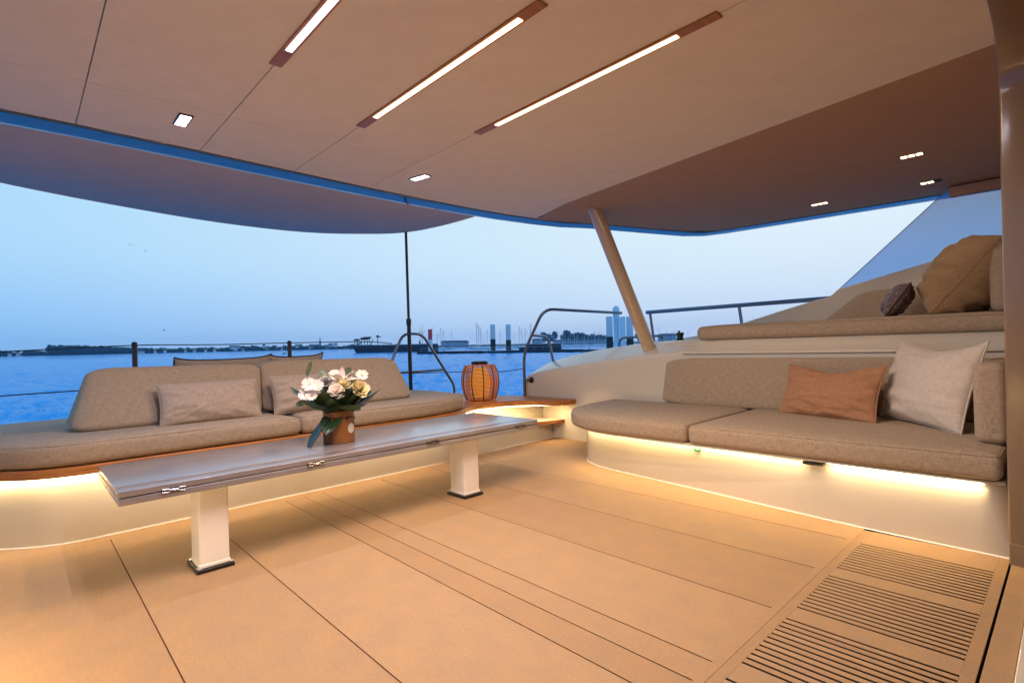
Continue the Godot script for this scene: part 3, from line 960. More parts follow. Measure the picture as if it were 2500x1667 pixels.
# ---------------------------------------------------------------- upper lounge
func build_upper_lounge() -> void:
	var s := struct("deck_upper")
	part(s, "upper_deck", plate(round_poly([[4.23, -0.21, 0.0], [4.23, -2.6, 0.3], [4.9, -2.95, 0.5], [6.2, -2.95, 0.2], [6.2, -0.21, 0.0]], 6), 0.46, 0.978, 0.04, 4), M.gel)
	# outer coaming rising forward
	var g := []
	for r in [[-3.1, 0.98], [-2.7, 1.04], [-2.281, 1.138], [-1.9, 1.24], [-1.6, 1.315], [-1.527, 1.326], [-1.48, 1.352], [-1.443, 1.389], [-1.1, 1.472], [-0.683, 1.571], [-0.2, 1.68]]:
		var z: float = r[0]
		var y: float = r[1]
		g.append([Vector3(5.26, 0.95, z), Vector3(5.3, y - 0.02, z), Vector3(5.305, y - 0.005, z), Vector3(5.32, y, z), Vector3(5.40, y - 0.004, z), Vector3(5.42, y - 0.02, z), Vector3(5.5, 0.95, z)])
	part(s, "outer_coaming", grid_sheet(new_st(), g, 1), M.gel_soft)
	var w := thing("side_window", "slanted tinted side window standing on the outer coaming under the roof", "window", Vector3(5.34, 1.4, -0.8))
	var gl := []
	for k in 9:
		var u := k / 8.0
		var zl := lerpf(-1.437, -0.205, u)
		var yb := lerpf(1.391, 1.677, u)
		var yt := minf(lerpf(1.391, 2.06, (zl + 1.437) / 0.786), 2.064)
		gl.append([Vector3(0, yb - 1.4, zl + 0.8), Vector3(-0.16 * (yt - yb) / 0.5, yt - 1.4, zl + 0.8)])
	part(w, "pane", grid_sheet(new_st(), gl), M.glass)
	part(w, "edge_trim", tube([Vector3(0, 1.391 - 1.4, -1.437 + 0.8), Vector3(-0.16 * 0.49 / 0.5, 2.06 - 1.4, -0.651 + 0.8)], 0.0035, 6), M.steel)
	part(w, "head_frame", box_at(Vector3(-0.2, 0.6, 0.165), Vector3(-0.13, 0.672, 0.6), 0.006), M.wing)
	var seat := round_poly([[4.16, -0.235, 0.03], [5.22, -0.235, 0.03], [5.22, -2.25, 0.2], [4.16, -2.25, 0.22]], 6)
	cushion("sunbed_cushion", "long taupe sunbed cushion on the raised lounge above the side sofa", seat, 0.982, 1.096, 0.045)
	var c := Vector3(5.15, 1.097, -0.8)
	var t := thing("backrest_cushion", "taupe backrest cushion with sloping end against the outer coaming", "cushion", c)
	var q := [Vector3(5.25, 1.098, -1.50), Vector3(5.25, 1.098, -0.24), Vector3(5.25, 1.34, -1.22), Vector3(5.25, 1.37, -0.24), Vector3(5.02, 1.098, -1.50), Vector3(5.02, 1.098, -0.24), Vector3(5.12, 1.34, -1.22), Vector3(5.12, 1.37, -0.24)]
	for i in 8: q[i] -= c
	part(t, "cover", warp_box(q, 0.12, 0.01), M.taupe)
	var e := thing("bolster_cushion", "upright taupe bolster cushion on the raised lounge behind the big brown pillow", "cushion", Vector3(4.66, 1.097, -0.295))
	part(e, "cover", rbox(new_st(), Vector3(0.6, 0.42, 0.14), 0.05, 4, 3, null, Vector3(0, 0.212, 0)), M.taupe)
	var wn := thing("deck_winch", "small black winch on the raised side deck behind the strut", "winch", Vector3(4.85, 0.978, -2.72))
	part(wn, "drum", lathe([Vector2(0, 0.085), Vector2(0.028, 0.085), Vector2(0.045, 0.075), Vector2(0.03, 0.05), Vector2(0.034, 0.02), Vector2(0.055, 0.0)], 18), M.black)
	part(wn, "handle", tube([Vector3(0, 0.07, 0), Vector3(0.09, 0.078, -0.06), Vector3(0.09, 0.105, -0.06)], 0.011, 8), M.black)

# ---------------------------------------------------------------- table
func build_table() -> void:
	var o := Vector3(1.5, 0, -3.05)
	var t := thing("folding_table", "long low grey lacquered table with folded leaves on two white square legs", "table", o)
	var x0 := 0.287 - o.x
	var x1 := 2.735 - o.x
	var zf := -2.68 - o.z
	var zb := -3.412 - o.z
	var zs := -2.795 - o.z
	part(t, "table_top", box_at(Vector3(x0, 0.424, zb), Vector3(x1, 0.45, zs - 0.0012), 0.0025), M.lacquer)
	part(t, "hinge_leaf", box_at(Vector3(x0, 0.424, zs + 0.0012), Vector3(x1, 0.45, zf), 0.003), M.lacquer)
	part(t, "folded_leaf", box_at(Vector3(x0, 0.391, zb), Vector3(x1, 0.4195, zf), 0.003), M.lacquer)
	part(t, "core", box_at(Vector3(x0 + 0.01, 0.4196, zb + 0.012), Vector3(x1 - 0.01, 0.4239, zf - 0.018), 0.001), M.dark_shade)  # added dark strip, paints the shade between the two leaves
	for hx in [0.48, 1.105, 1.825, 2.56]:
		var h := part(t, "hinge", box_at(Vector3(-0.045, -0.011, -0.003), Vector3(0.045, 0.011, 0.0015), 0.001), M.black, Vector3(hx - o.x, 0.4217, zf))
		for k in [[-0.044, -0.018, 0.0065], [-0.018, 0.020, 0.0025], [0.020, 0.044, 0.0065]]:
			for s in [-1, 1]: part(h, "knuckle", tube([Vector3(k[0] + 0.001, s * k[2], 0.003), Vector3(k[1] - 0.001, s * k[2], 0.003)], 0.0042, 8), M.chrome)
	for lx in [0.574, 2.106]:
		var c := Vector3(lx + 0.079 - o.x, 0, -2.848 - o.z)
		var leg := part(t, "leg", rbox(new_st(), Vector3(0.128, 0.372, 0.158), 0.012, 3, 1, null, Vector3(0, 0.205, 0)), M.white_metal, c)
		part(leg, "collar", rbox(new_st(), Vector3(0.134, 0.02, 0.164), 0.006, 2, 1, null, Vector3(0, 0.026, 0)), M.white_metal)
		part(leg, "foot_plate", rbox(new_st(), Vector3(0.158, 0.016, 0.196), 0.003, 2, 1, null, Vector3(0, 0.009, 0)), M.black)
		for sx in [-1, 1]:
			for sz in [-1, 1]:
				var cl := part(leg, "corner_clamp", rbox(new_st(), Vector3(0.026, 0.006, 0.034), 0.002, 2, 1, null, Vector3(sx * 0.063, 0.0205, sz * 0.078)), M.chrome)
				cl.set_meta("label", "polished steel corner clamp")

# ---------------------------------------------------------------- flowers
func leaf_mesh(l: float, w: float, bend: float, fold := 0.25, tip := 1.0) -> SurfaceTool:     # along +y, facing +z
	var st := new_st()
	var g := []
	for i in 11:
		var t := i / 10.0
		var hw := 0.5 * w * pow(sin(PI * pow(t, 0.85)), 0.8) if tip > 0.5 else 0.5 * w * sqrt(maxf(0.0, 1.0 - pow(2.0 * t - 1.0, 2.0)))
		var a := bend * t
		var y := l * (sin(a) / bend if absf(bend) > 0.01 else t)
		var z := -l * ((1.0 - cos(a)) / bend if absf(bend) > 0.01 else 0.0)
		var row := []
		for j in 5:
			var s := -1.0 + j * 0.5
			row.append(Vector3(s * hw, y, z - 0.0 + fold * absf(s) * hw + 0.06 * hw * sin(t * 9.0 + s)))
		g.append(row)
	return grid_sheet(st, g, 1)
func aim(dir: Vector3, roll := 0.0) -> Basis:        # basis whose y axis runs along dir
	var y := dir.normalized()
	var z := Vector3.UP - y * y.dot(Vector3.UP)
	if z.length() < 0.05: z = Vector3(0.3, 0, 1)
	z = z.normalized()
	return Basis(y.cross(z), y, z).rotated(y, roll)
func build_flowers() -> void:
	var at := Vector3(1.40, 0.4505, -3.045)
	var v := thing("wooden_vase", "octagonal wooden flower box with a round white sticker on the grey table", "vase", at)
	var oct := PackedVector2Array()
	for k in 8:
		var a := TAU * (k + 0.5) / 8 + 0.30
		oct.append(Vector2(cos(a), sin(a)) * 0.094)
	part(v, "box", plate(oct, 0.0, 0.148, 0.003, 2), M.vase_wood)
	var up := PackedVector2Array()
	for q in oct: up.append(q * 0.985)
	part(v, "rim", plate(up, 0.1515, 0.19, 0.003, 2), M.vase_wood)
	part(v, "joint", plate(inset(oct, 0.008), 0.147, 0.1525, 0.001, 1), M.dark)
	for k in 8:
		var p := oct[k] * 1.0
		part(v, "slot", rbox(new_st(), Vector3(0.006, 0.014, 0.006), 0.001, 1, 1, null, Vector3(p.x * 0.995, 0.142, p.y * 0.995)), M.dark)
	# sticker on the face turned to the right of the camera
	var best := 0
	var sc := -9.0
	for k in 8:
		var a := TAU * (k + 1) / 8 + 0.30
		var nrm := Vector3(cos(a), 0, sin(a))
		var want := (EYE - at).normalized().rotated(Vector3.UP, 0.62)
		if nrm.dot(want) > sc:
			sc = nrm.dot(want)
			best = k
	var fa := TAU * (best + 1) / 8 + 0.30
	var fn := Vector3(cos(fa), 0, sin(fa))
	var disc := new_st()
	for k in 32:
		var p := TAU * k / 32
		var q := TAU * (k + 1) / 32
		disc.set_uv(Vector2(0.5, 0.5))
		disc.add_vertex(Vector3.ZERO)
		disc.set_uv(Vector2(0.5 + 0.5 * cos(q), 0.5 - 0.5 * sin(q)))
		disc.add_vertex(Vector3(cos(q), sin(q), 0) * 0.029)
		disc.set_uv(Vector2(0.5 + 0.5 * cos(p), 0.5 - 0.5 * sin(p)))
		disc.add_vertex(Vector3(cos(p), sin(p), 0) * 0.029)
	var sm := mat(Color.WHITE, 0.5)
	sm.albedo_texture = print_tex(96, func(x: float, y: float) -> Color:
		var d := Vector2(x - 0.5, y - 0.5)
		var r := d.length()
		var k := 0.95
		if absf(r - 0.36) < 0.015: k = 0.6
		if r < 0.3 and absf(sin(d.angle() * 3.0 + r * 18.0)) < 0.32: k = 0.62
		return Color(k, k * 0.95, k * 0.9))
	part(v, "sticker", disc, sm, fn * (0.094 * cos(PI / 8) + 0.0012) + Vector3(0, 0.083, 0), Basis(Vector3.UP.cross(fn), Vector3.UP, fn))
	# the bouquet
	var b := thing("bouquet", "white and cream flowers with broad dark green leaves in the wooden box", "flowers", at + Vector3(0, 0.19, 0))
	b.scale = Vector3.ONE * 1.22
	var green := mat(col(58, 78, 34), 0.4)
	var green2 := mat(col(34, 56, 34), 0.3)
	var blue := mat(col(30, 58, 62), 0.3)
	var euca := mat(col(120, 134, 112), 0.55)
	var cream := mat(col(236, 222, 178), 0.7)
	var white := mat(col(240, 232, 226), 0.7)
	var blush := mat(col(244, 228, 216), 0.7)
	var yolk := mat(col(196, 160, 60), 0.8)
	for m in [green, green2, blue, euca, cream, white, blush]:
		m.backlight_enabled = true
		m.backlight = m.albedo_color * 0.35
	# camera-facing frame of the bouquet: r to the right in the photo, f toward the camera
	var f := (EYE - at)
	f.y = 0
	f = f.normalized()
	var r := Vector3.UP.cross(f).normalized()
	var big := [[-0.9, 0.35, 0.1, 0.24, 0.075, 0], [-0.75, 0.2, 0.5, 0.2, 0.08, 0], [-0.35, 0.5, 0.7, 0.17, 0.09, 0], [0.15, 0.55, 0.75, 0.16, 0.10, 0], [0.62, 0.5, 0.5, 0.2, 0.085, 0], [0.9, 0.55, 0.25, 0.2, 0.07, 0], [1.0, 0.32, 0.0, 0.22, 0.06, 1], [-1.0, 0.45, -0.1, 0.25, 0.055, 2], [-0.6, -0.55, 0.45, 0.25, 0.075, 2], [-0.28, -0.35, 0.7, 0.16, 0.075, 1], [0.45, 0.08, 0.8, 0.15, 0.08, 0], [0.75, 0.1, 0.5, 0.15, 0.06, 1], [-0.5, 0.9, -0.3, 0.2, 0.07, 1], [0.4, 0.9, -0.4, 0.2, 0.07, 1], [0.0, 0.7, -0.8, 0.2, 0.08, 1], [-0.9, 0.3, -0.5, 0.2, 0.07, 1], [0.9, 0.3, -0.6, 0.2, 0.07, 1], [0.0, 0.2, 0.95, 0.12, 0.08, 1], [-0.1, 0.9, 0.35, 0.15, 0.08, 1], [0.3, 0.85, 0.3, 0.14, 0.07, 1]]
	for k in big:
		var d: Vector3 = r * k[0] + Vector3.UP * k[1] + f * k[2]
		part(b, "leaf", leaf_mesh(k[3] * 0.95, k[4] * 1.35, -0.45 if k[1] > -0.2 else 0.4, 0.2), [green, green2, blue][k[5]], Vector3(0, -0.012, 0) + r * k[0] * 0.035 + f * k[2] * 0.03, aim(d, rng.randf_range(-0.3, 0.3)))
	for k in [[-0.17, 0.245, 0.02, 0.085, 0.032, 0.2, 1.1], [-0.155, 0.2, 0.03, 0.055, 0.04, -0.4, 1.0], [0.075, 0.20, 0.1, 0.06, 0.055, 0.3, 0.4], [0.085, 0.175, 0.11, 0.05, 0.05, -0.2, 0.2], [-0.03, 0.225, 0.07, 0.075, 0.055, -0.5, 0.6], [-0.11, 0.235, 0.02, 0.06, 0.045, 0.6, 0.9], [0.13, 0.225, 0.02, 0.06, 0.035, -0.6, 0.9], [-0.2, 0.13, 0.04, 0.05, 0.035, 0.9, 0.4], [0.06, 0.23, 0.0, 0.06, 0.04, 0.1, 1.0], [-0.24, 0.115, 0.02, 0.05, 0.03, 1.2, 0.3]]:
		part(b, "round_leaf", leaf_mesh(k[3], k[4], 0.3, 0.12, 0.0), euca, r * k[0] * 0.8 + Vector3.UP * (k[1] - 0.075) + f * k[2], aim(Vector3.UP * k[6] + r * k[5] + f * 0.3, k[5]))
	for k in 26:        # more leaves low in the bunch
		var a := TAU * k / 26.0 + rng.randf() * 0.3
		var d := Vector3(cos(a), rng.randf_range(0.45, 1.5), sin(a))
		part(b, "leaf", leaf_mesh(rng.randf_range(0.10, 0.155), rng.randf_range(0.06, 0.085), -0.3, 0.2), [green, green2, green2][k % 3], Vector3(cos(a) * 0.045, -0.012, sin(a) * 0.045), aim(d, rng.randf_range(-0.4, 0.4)))
	for k in 16:        # stems inside the bunch
		var a := rng.randf() * TAU
		var q := Vector3(cos(a) * 0.06, 0.05 + rng.randf() * 0.05, sin(a) * 0.06)
		part(b, "stem", tube([Vector3(q.x * 0.4, -0.02, q.z * 0.4), q], 0.003, 5), green2)
	# rose, carnation, lily, daisies
	rose(b, r * 0.105 + Vector3.UP * 0.105 + f * 0.075, (f * 0.8 + Vector3.UP * 0.45 + r * 0.25), 0.036, cream, 22, 0.55)
	rose(b, r * -0.005 + Vector3.UP * 0.105 + f * 0.10, (f * 0.8 + Vector3.UP * 0.45), 0.029, blush, 26, 0.95)
	rose(b, r * 0.03 + Vector3.UP * 0.135 + f * 0.075, (f * 0.6 + Vector3.UP * 0.7), 0.028, cream, 18, 0.8)
	rose(b, r * -0.06 + Vector3.UP * 0.15 + f * 0.05, (f * 0.5 + Vector3.UP * 0.8 - r * 0.2), 0.03, white, 20, 0.9)
	rose(b, r * 0.05 + Vector3.UP * 0.15 - f * 0.05, Vector3.UP, 0.03, white, 18, 0.8)
	for k in [[0.0, 1.0, 0.1], [0.5, 0.75, 0.25], [-0.55, 0.55, 0.1], [0.75, 0.35, 0.3], [-0.3, 0.6, 0.5], [0.2, 0.4, -0.6]]:
		part(b, "lily_petal", leaf_mesh(0.085, 0.036, 0.45, 0.3), white, r * 0.02 + Vector3.UP * 0.135 + f * 0.055, aim(r * k[0] + Vector3.UP * k[1] + f * k[2], 0.3))
	for k in [[-0.125, 0.135, 0.085, 0.034], [-0.1, 0.13, 0.095, 0.03], [-0.085, 0.128, 0.10, 0.027], [-0.145, 0.09, 0.09, 0.03], [-0.115, 0.085, 0.10, 0.028], [0.115, 0.165, 0.04, 0.03], [-0.01, 0.17, -0.02, 0.03]]:
		daisy(b, r * k[0] + Vector3.UP * k[1] + f * k[2], f * 0.8 + Vector3.UP * 0.5 + r * k[0], k[3], white, yolk)
func rose(b: Node3D, at: Vector3, dir: Vector3, rad: float, m: Material, n: int, open: float) -> void:
	var st := new_st()
	var bs := aim(dir)
	for k in n:
		var t := (k + 0.5) / n
		var a := k * 2.4
		var tilt := 0.12 + open * t * 1.1
		var pb := Basis(Vector3.UP, a) * Basis(Vector3.RIGHT, -tilt)
		var l := rad * (0.75 + 0.45 * t)
		var g := []
		for i in 6:
			var u := i / 5.0
			var row := []
			for j in 5:
				var s := -1.0 + 0.5 * j
				var hw := l * 0.62 * pow(sin(PI * clampf(0.12 + 0.74 * u, 0, 1)), 0.7)
				row.append(bs * (pb * Vector3(s * hw, l * u * 1.15, -rad * 0.42 * t - 0.25 * l * u * u + 0.3 * hw * s * s + 0.05 * l * sin(s * 5.0 + k) * u)) + at - bs.y * rad * 0.5)
			g.append(row)
		grid_sheet(st, g, 1)
	part(b, "flower_head", st, m)
func daisy(b: Node3D, at: Vector3, dir: Vector3, rad: float, m: Material, centre: Material) -> void:
	var st := new_st()
	var bs := aim(dir)
	for k in 15:
		var a := TAU * k / 15 + rng.randf() * 0.2
		var pb := Basis(Vector3.UP, a)
		var lift := rng.randf_range(0.1, 0.5)
		var g := []
		for i in 4:
			var u := i / 3.0
			var hw := rad * 0.17 * (0.5 + 0.7 * sin(PI * (0.15 + 0.75 * u)))
			g.append([bs * (pb * Vector3(-hw, lift * rad * u, rad * (0.15 + 0.85 * u))) + at, bs * (pb * Vector3(hw, lift * rad * u, rad * (0.15 + 0.85 * u))) + at])
		grid_sheet(st, g, 1)
	var h := part(b, "daisy_head", st, m)
	part(h, "eye", lathe([Vector2(0, rad * 0.2), Vector2(rad * 0.15, rad * 0.15), Vector2(rad * 0.22, 0.0)], 8), centre, at, bs)

# ---------------------------------------------------------------- lantern
func build_lantern() -> void:
	var t := thing("rattan_lantern", "round woven rattan lantern glowing amber with a black lid on the teak ledge", "lantern", Vector3(3.57, 0.4205, -4.33))
	var rad := func(u: float) -> float: return 0.118 + 0.077 * pow(maxf(0.0, sin(PI * (0.06 + 0.86 * u))), 0.62)
	var h := 0.365
	for k in 27:
		var u := (k + 0.3) / 27.0
		var rr: float = rad.call(u)
		var path := []
		for i in 28: path.append(Vector3(cos(TAU * i / 28) * rr, 0.012 + u * h, sin(TAU * i / 28) * rr))
		part(t, "ring", tube(path, 0.0046, 6, null, true), M.rattan)
	for k in 10:
		var a := TAU * k / 10 + 0.2
		var path := []
		for i in 15:
			var rr: float = rad.call(i / 14.0) + 0.003
			path.append(Vector3(cos(a) * rr, 0.008 + i / 14.0 * h, sin(a) * rr))
		part(t, "rib", tube(path, 0.006, 6), M.rib)
	part(t, "base_ring", tube(circle(0.11, 0.006, 28), 0.006, 6, null, true), M.rib)
	part(t, "base_disc", lathe([Vector2(0, 0.01), Vector2(0.118, 0.01), Vector2(0.118, 0.004), Vector2(0, 0.004)], 28), M.rib)
	part(t, "lid", lathe([Vector2(0, 0.412), Vector2(0.082, 0.412), Vector2(0.088, 0.406), Vector2(0.088, 0.382), Vector2(0.08, 0.376), Vector2(0, 0.376)], 32), M.black)
	var am := glow(Color(1.0, 0.70, 0.22), 0.6)
	am.albedo_color = col(214, 160, 84)
	part(t, "amber_diffuser", lathe([Vector2(0, 0.03), Vector2(0.08, 0.035), Vector2(0.10, 0.1), Vector2(0.105, 0.19), Vector2(0.095, 0.28), Vector2(0.07, 0.345), Vector2(0.0, 0.352)], 28), am)
	var l := OmniLight3D.new()
	l.name = "lamp"
	l.light_color = Color(1.0, 0.6, 0.2)
	l.light_energy = 0.05
	l.light_size = 0.04
	l.omni_range = 8.0
	l.shadow_enabled = true
	l.position = Vector3(0, 0.19, 0)
	t.add_child(l, true)
func circle(r: float, y: float, n: int) -> Array:
	var o := []
	for i in n: o.append(Vector3(cos(TAU * i / n) * r, y, sin(TAU * i / n) * r))
	return o

# ---------------------------------------------------------------- throw pillows
func put_pillow(called: String, label: String, bl: Vector3, br: Vector3, h: float, lean: float, t: float, sd: int, m: Material, rim: Material, pinch := 0.09, crease := 0.012, ear := 0.0, dent := 0.0, grp := "") -> void:
	# bl, br: lower corners as the camera sees them; lean: degrees the top falls back
	var c := (bl + br) * 0.5
	var x := (br - bl).normalized()
	var back := Vector3.UP.cross(x)
	back.y = 0
	back = back.normalized()
	var y := (Vector3.UP * cos(deg_to_rad(lean)) + back * sin(deg_to_rad(lean))).normalized()
	y = (y - x * y.dot(x)).normalized()
	var o := thing(called, label, "pillow", c, grp)
	o.transform.basis = Basis(x, y, x.cross(y))
	var w := bl.distance_to(br)
	part(o, "cover", pillow(w, h, t, sd, pinch, crease, ear, dent, 0.35), m)
	part(o, "seam", pillow_rim(w, h, pinch, ear, dent, 0.0035 if ear == 0.0 else 0.005), rim)
func build_pillows() -> void:
	put_pillow("throw_pillow", "taupe oblong throw pillow on the aft seat away from the flowers", Vector3(0.635, 0.556, -3.90), Vector3(1.235, 0.556, -3.885), 0.285, 24, 0.16, 4, M.pillow_taupe, M.pillow_taupe, 0.05, 0.009)
	put_pillow("throw_pillow", "taupe oblong throw pillow half hidden behind the flowers", Vector3(1.315, 0.556, -3.885), Vector3(1.91, 0.556, -3.87), 0.295, 24, 0.16, 9, M.pillow_taupe, M.pillow_taupe, 0.05, 0.009)
	put_pillow("throw_pillow", "rust orange creased linen pillow on the side sofa", Vector3(3.90, 0.455, -1.45), Vector3(3.70, 0.458, -0.83), 0.35, 22, 0.15, 15, M.rust, M.rust, 0.06, 0.02, 0.04, 0.12)
	put_pillow("throw_pillow", "ivory square linen pillow with pointed corners on the side sofa", Vector3(4.0, 0.47, -0.87), Vector3(3.55, 0.455, -0.425), 0.47, 17, 0.2, 28, M.ivory, M.ivory, 0.06, 0.014, 0.07, 0.05)
	# the raised lounge
	var m := thing("throw_pillow", "big taupe brown pillow leaning on the raised lounge", "pillow", Vector3(4.62, 1.11, -0.68))
	var y := Vector3(0.05, 0.78, 0.62).normalized()
	var x := Vector3(1, 0, -0.1)
	x = (x - y * x.dot(y)).normalized()
	m.transform.basis = Basis(x, y, x.cross(y))
	part(m, "cover", pillow(0.58, 0.58, 0.42, 33, 0.05, 0.026, 0.0, 0.0), M.mustard)
	part(m, "seam", pillow_rim(0.58, 0.58, 0.05, 0.0, 0.0, 0.004), M.mustard)
	var s := thing("throw_pillow", "small snake print pillow tucked beside the big brown pillow", "pillow", Vector3(4.66, 1.112, -0.96))
	var y2 := Vector3(0.1, 0.75, 0.5).normalized()
	x = (Vector3(1, 0, -0.2) - y2 * Vector3(1, 0, -0.2).dot(y2)).normalized()
	s.transform.basis = Basis(x, y2, x.cross(y2))
	part(s, "cover", pillow(0.34, 0.27, 0.15, 36, 0.06, 0.012), M.snake)
	part(s, "seam", pillow_rim(0.34, 0.27, 0.06, 0.0, 0.0, 0.005), M.black)
	# pillows lying on the sunpad, just showing over the backrests
	for k in [["taupe pillow with black piping lying behind the first backrest", 1.2, 0.70, 51, 0.955], ["taupe pillow with black piping lying behind the second backrest", 1.76, 0.46, 52, 0.945]]:
		var o := thing("sunpad_pillow", k[0], "pillow", Vector3(k[1], 0.53, -4.86))
		var yy := Vector3(0, 0.86, 0.5).normalized()
		o.transform.basis = Basis(Vector3.RIGHT, yy, Vector3.RIGHT.cross(yy))
		part(o, "cover", pillow(k[2], 0.5, 0.15, k[3], 0.04, 0.012, 0.05), M.pillow_taupe)
		part(o, "piping", pillow_rim(k[2], 0.5, 0.04, 0.05, 0.0, 0.006), M.black)

# ---------------------------------------------------------------- rails
func build_rails() -> void:
	var z := -5.1
	var p := thing("stern_rail", "bent steel grab rail with crossbar beside the black awning pole", "rail", Vector3(3.4, 0.42, z))
	var o := p.position
	part(p, "hoop", tube(bend_path([Vector3(2.95, 0.42, z) - o, Vector3(2.965, 0.86, z) - o, Vector3(3.12, 1.155, z) - o, Vector3(3.37, 1.152, z) - o, Vector3(3.73, 0.64, z) - o, Vector3(3.80, 0.54, z) - o, Vector3(3.80, 0.42, z) - o], 0.09, 5), 0.0155, 12), M.steel)
	part(p, "crossbar", tube([Vector3(2.96, 0.727, z) - o, Vector3(3.675, 0.727, z) - o], 0.0135, 10), M.steel)
	var q := thing("stern_rail", "tall bent steel rail rising from the ledge at the bulwark end", "rail", Vector3(4.13, 0.42, -4.235))
	o = q.position
	part(q, "tube", tube(bend_path([Vector3(4.13, 0.42, -4.235) - o, Vector3(4.13, 0.90, -4.23) - o, Vector3(4.16, 1.37, -3.93) - o, Vector3(5.2, 1.325, -3.66) - o], 0.13, 6), 0.0165, 12), M.steel)
	part(q, "brace", tube(bend_path([Vector3(4.145, 1.09, -4.1) - o, Vector3(4.43, 1.075, -4.14) - o, Vector3(4.46, 0.76, -4.08) - o], 0.09, 6), 0.0155, 12), M.steel)
	var h := thing("grab_hoop", "short bent steel hoop on the bulwark in front of the white dome post", "rail", Vector3(4.8, 0.9, -3.4))
	o = h.position
	part(h, "tube", tube(bend_path([Vector3(5.0, 0.44, -3.58) - o, Vector3(5.0, 1.03, -3.56) - o, Vector3(5.0, 1.04, -3.0) - o, Vector3(5.0, 0.44, -2.98) - o], 0.07, 5), 0.014, 10), M.steel)
	var w := thing("guard_rail", "long dark guard rail on two posts along the outer deck", "rail", Vector3(6.0, 0.45, -2.6))
	o = w.position
	part(w, "top_rail", tube([Vector3(6.0, 1.357, -3.83) - o, Vector3(6.0, 1.358, -0.3) - o], 0.024, 12), M.steel)
	for zz in [-3.78, -2.62]: part(w, "post", tube([Vector3(6.0, 1.357, zz) - o, Vector3(6.02, 0.45, zz + 0.1) - o], 0.018, 10), M.steel)
	# stanchions and lifelines over the stern
	var k := 0
	for x in [0.748, 2.078]:
		var s := thing("stanchion", ["brown stanchion post behind the first backrest cushion", "brown stanchion post behind the second backrest cushion"][k], "post", Vector3(x, 0.42, -5.63))
		part(s, "post", tube([Vector3.ZERO, Vector3(0, 0.70 if k == 0 else 0.685, 0)], 0.0205, 12), M.stanchion)
		part(s, "cap", lathe([Vector2(0, 0.71 if k == 0 else 0.695), Vector2(0.019, 0.705 if k == 0 else 0.69), Vector2(0.0225, 0.69 if k == 0 else 0.675), Vector2(0.0225, 0.66)], 12), M.black)
		k += 1
	var l1 := thing("lifeline", "upper wire lifeline strung between the brown stanchions", "wire", Vector3(0, 1.07, -5.63))
	part(l1, "wire", tube(smooth([Vector3(-1.2, -0.03, 0), Vector3(-0.1, 0.0, 0), Vector3(0.748, 0.028, 0), Vector3(1.4, 0.018, 0), Vector3(2.078, 0.02, 0), Vector3(2.8, 0.01, 0.25), Vector3(3.0, -0.02, 0.5)], 5), 0.0048, 6), M.wire)
	var l2 := thing("lifeline", "lower wire lifeline over the stern cushions", "wire", Vector3(0, 0.73, -5.63))
	part(l2, "wire", tube([Vector3(-1.2, -0.005, 0), Vector3(0.35, 0.005, 0), Vector3(0.748, 0.005, 0), Vector3(2.078, 0.0, 0), Vector3(3.0, -0.01, 0.5)], 0.0048, 6), M.wire)
	var l3 := thing("lifeline", "slack wire lifeline closing the gap beside the rattan lantern", "wire", Vector3(3.2, 0.71, -5.08))
	o = l3.position
	part(l3, "wire", tube(smooth([Vector3(3.21, 0.712, -5.09) - o, Vector3(3.7, 0.70, -4.9) - o, Vector3(3.95, 0.69, -4.6) - o, Vector3(4.06, 0.70, -4.4) - o, Vector3(4.13, 0.725, -4.24) - o], 6), 0.0045, 6), M.wire)

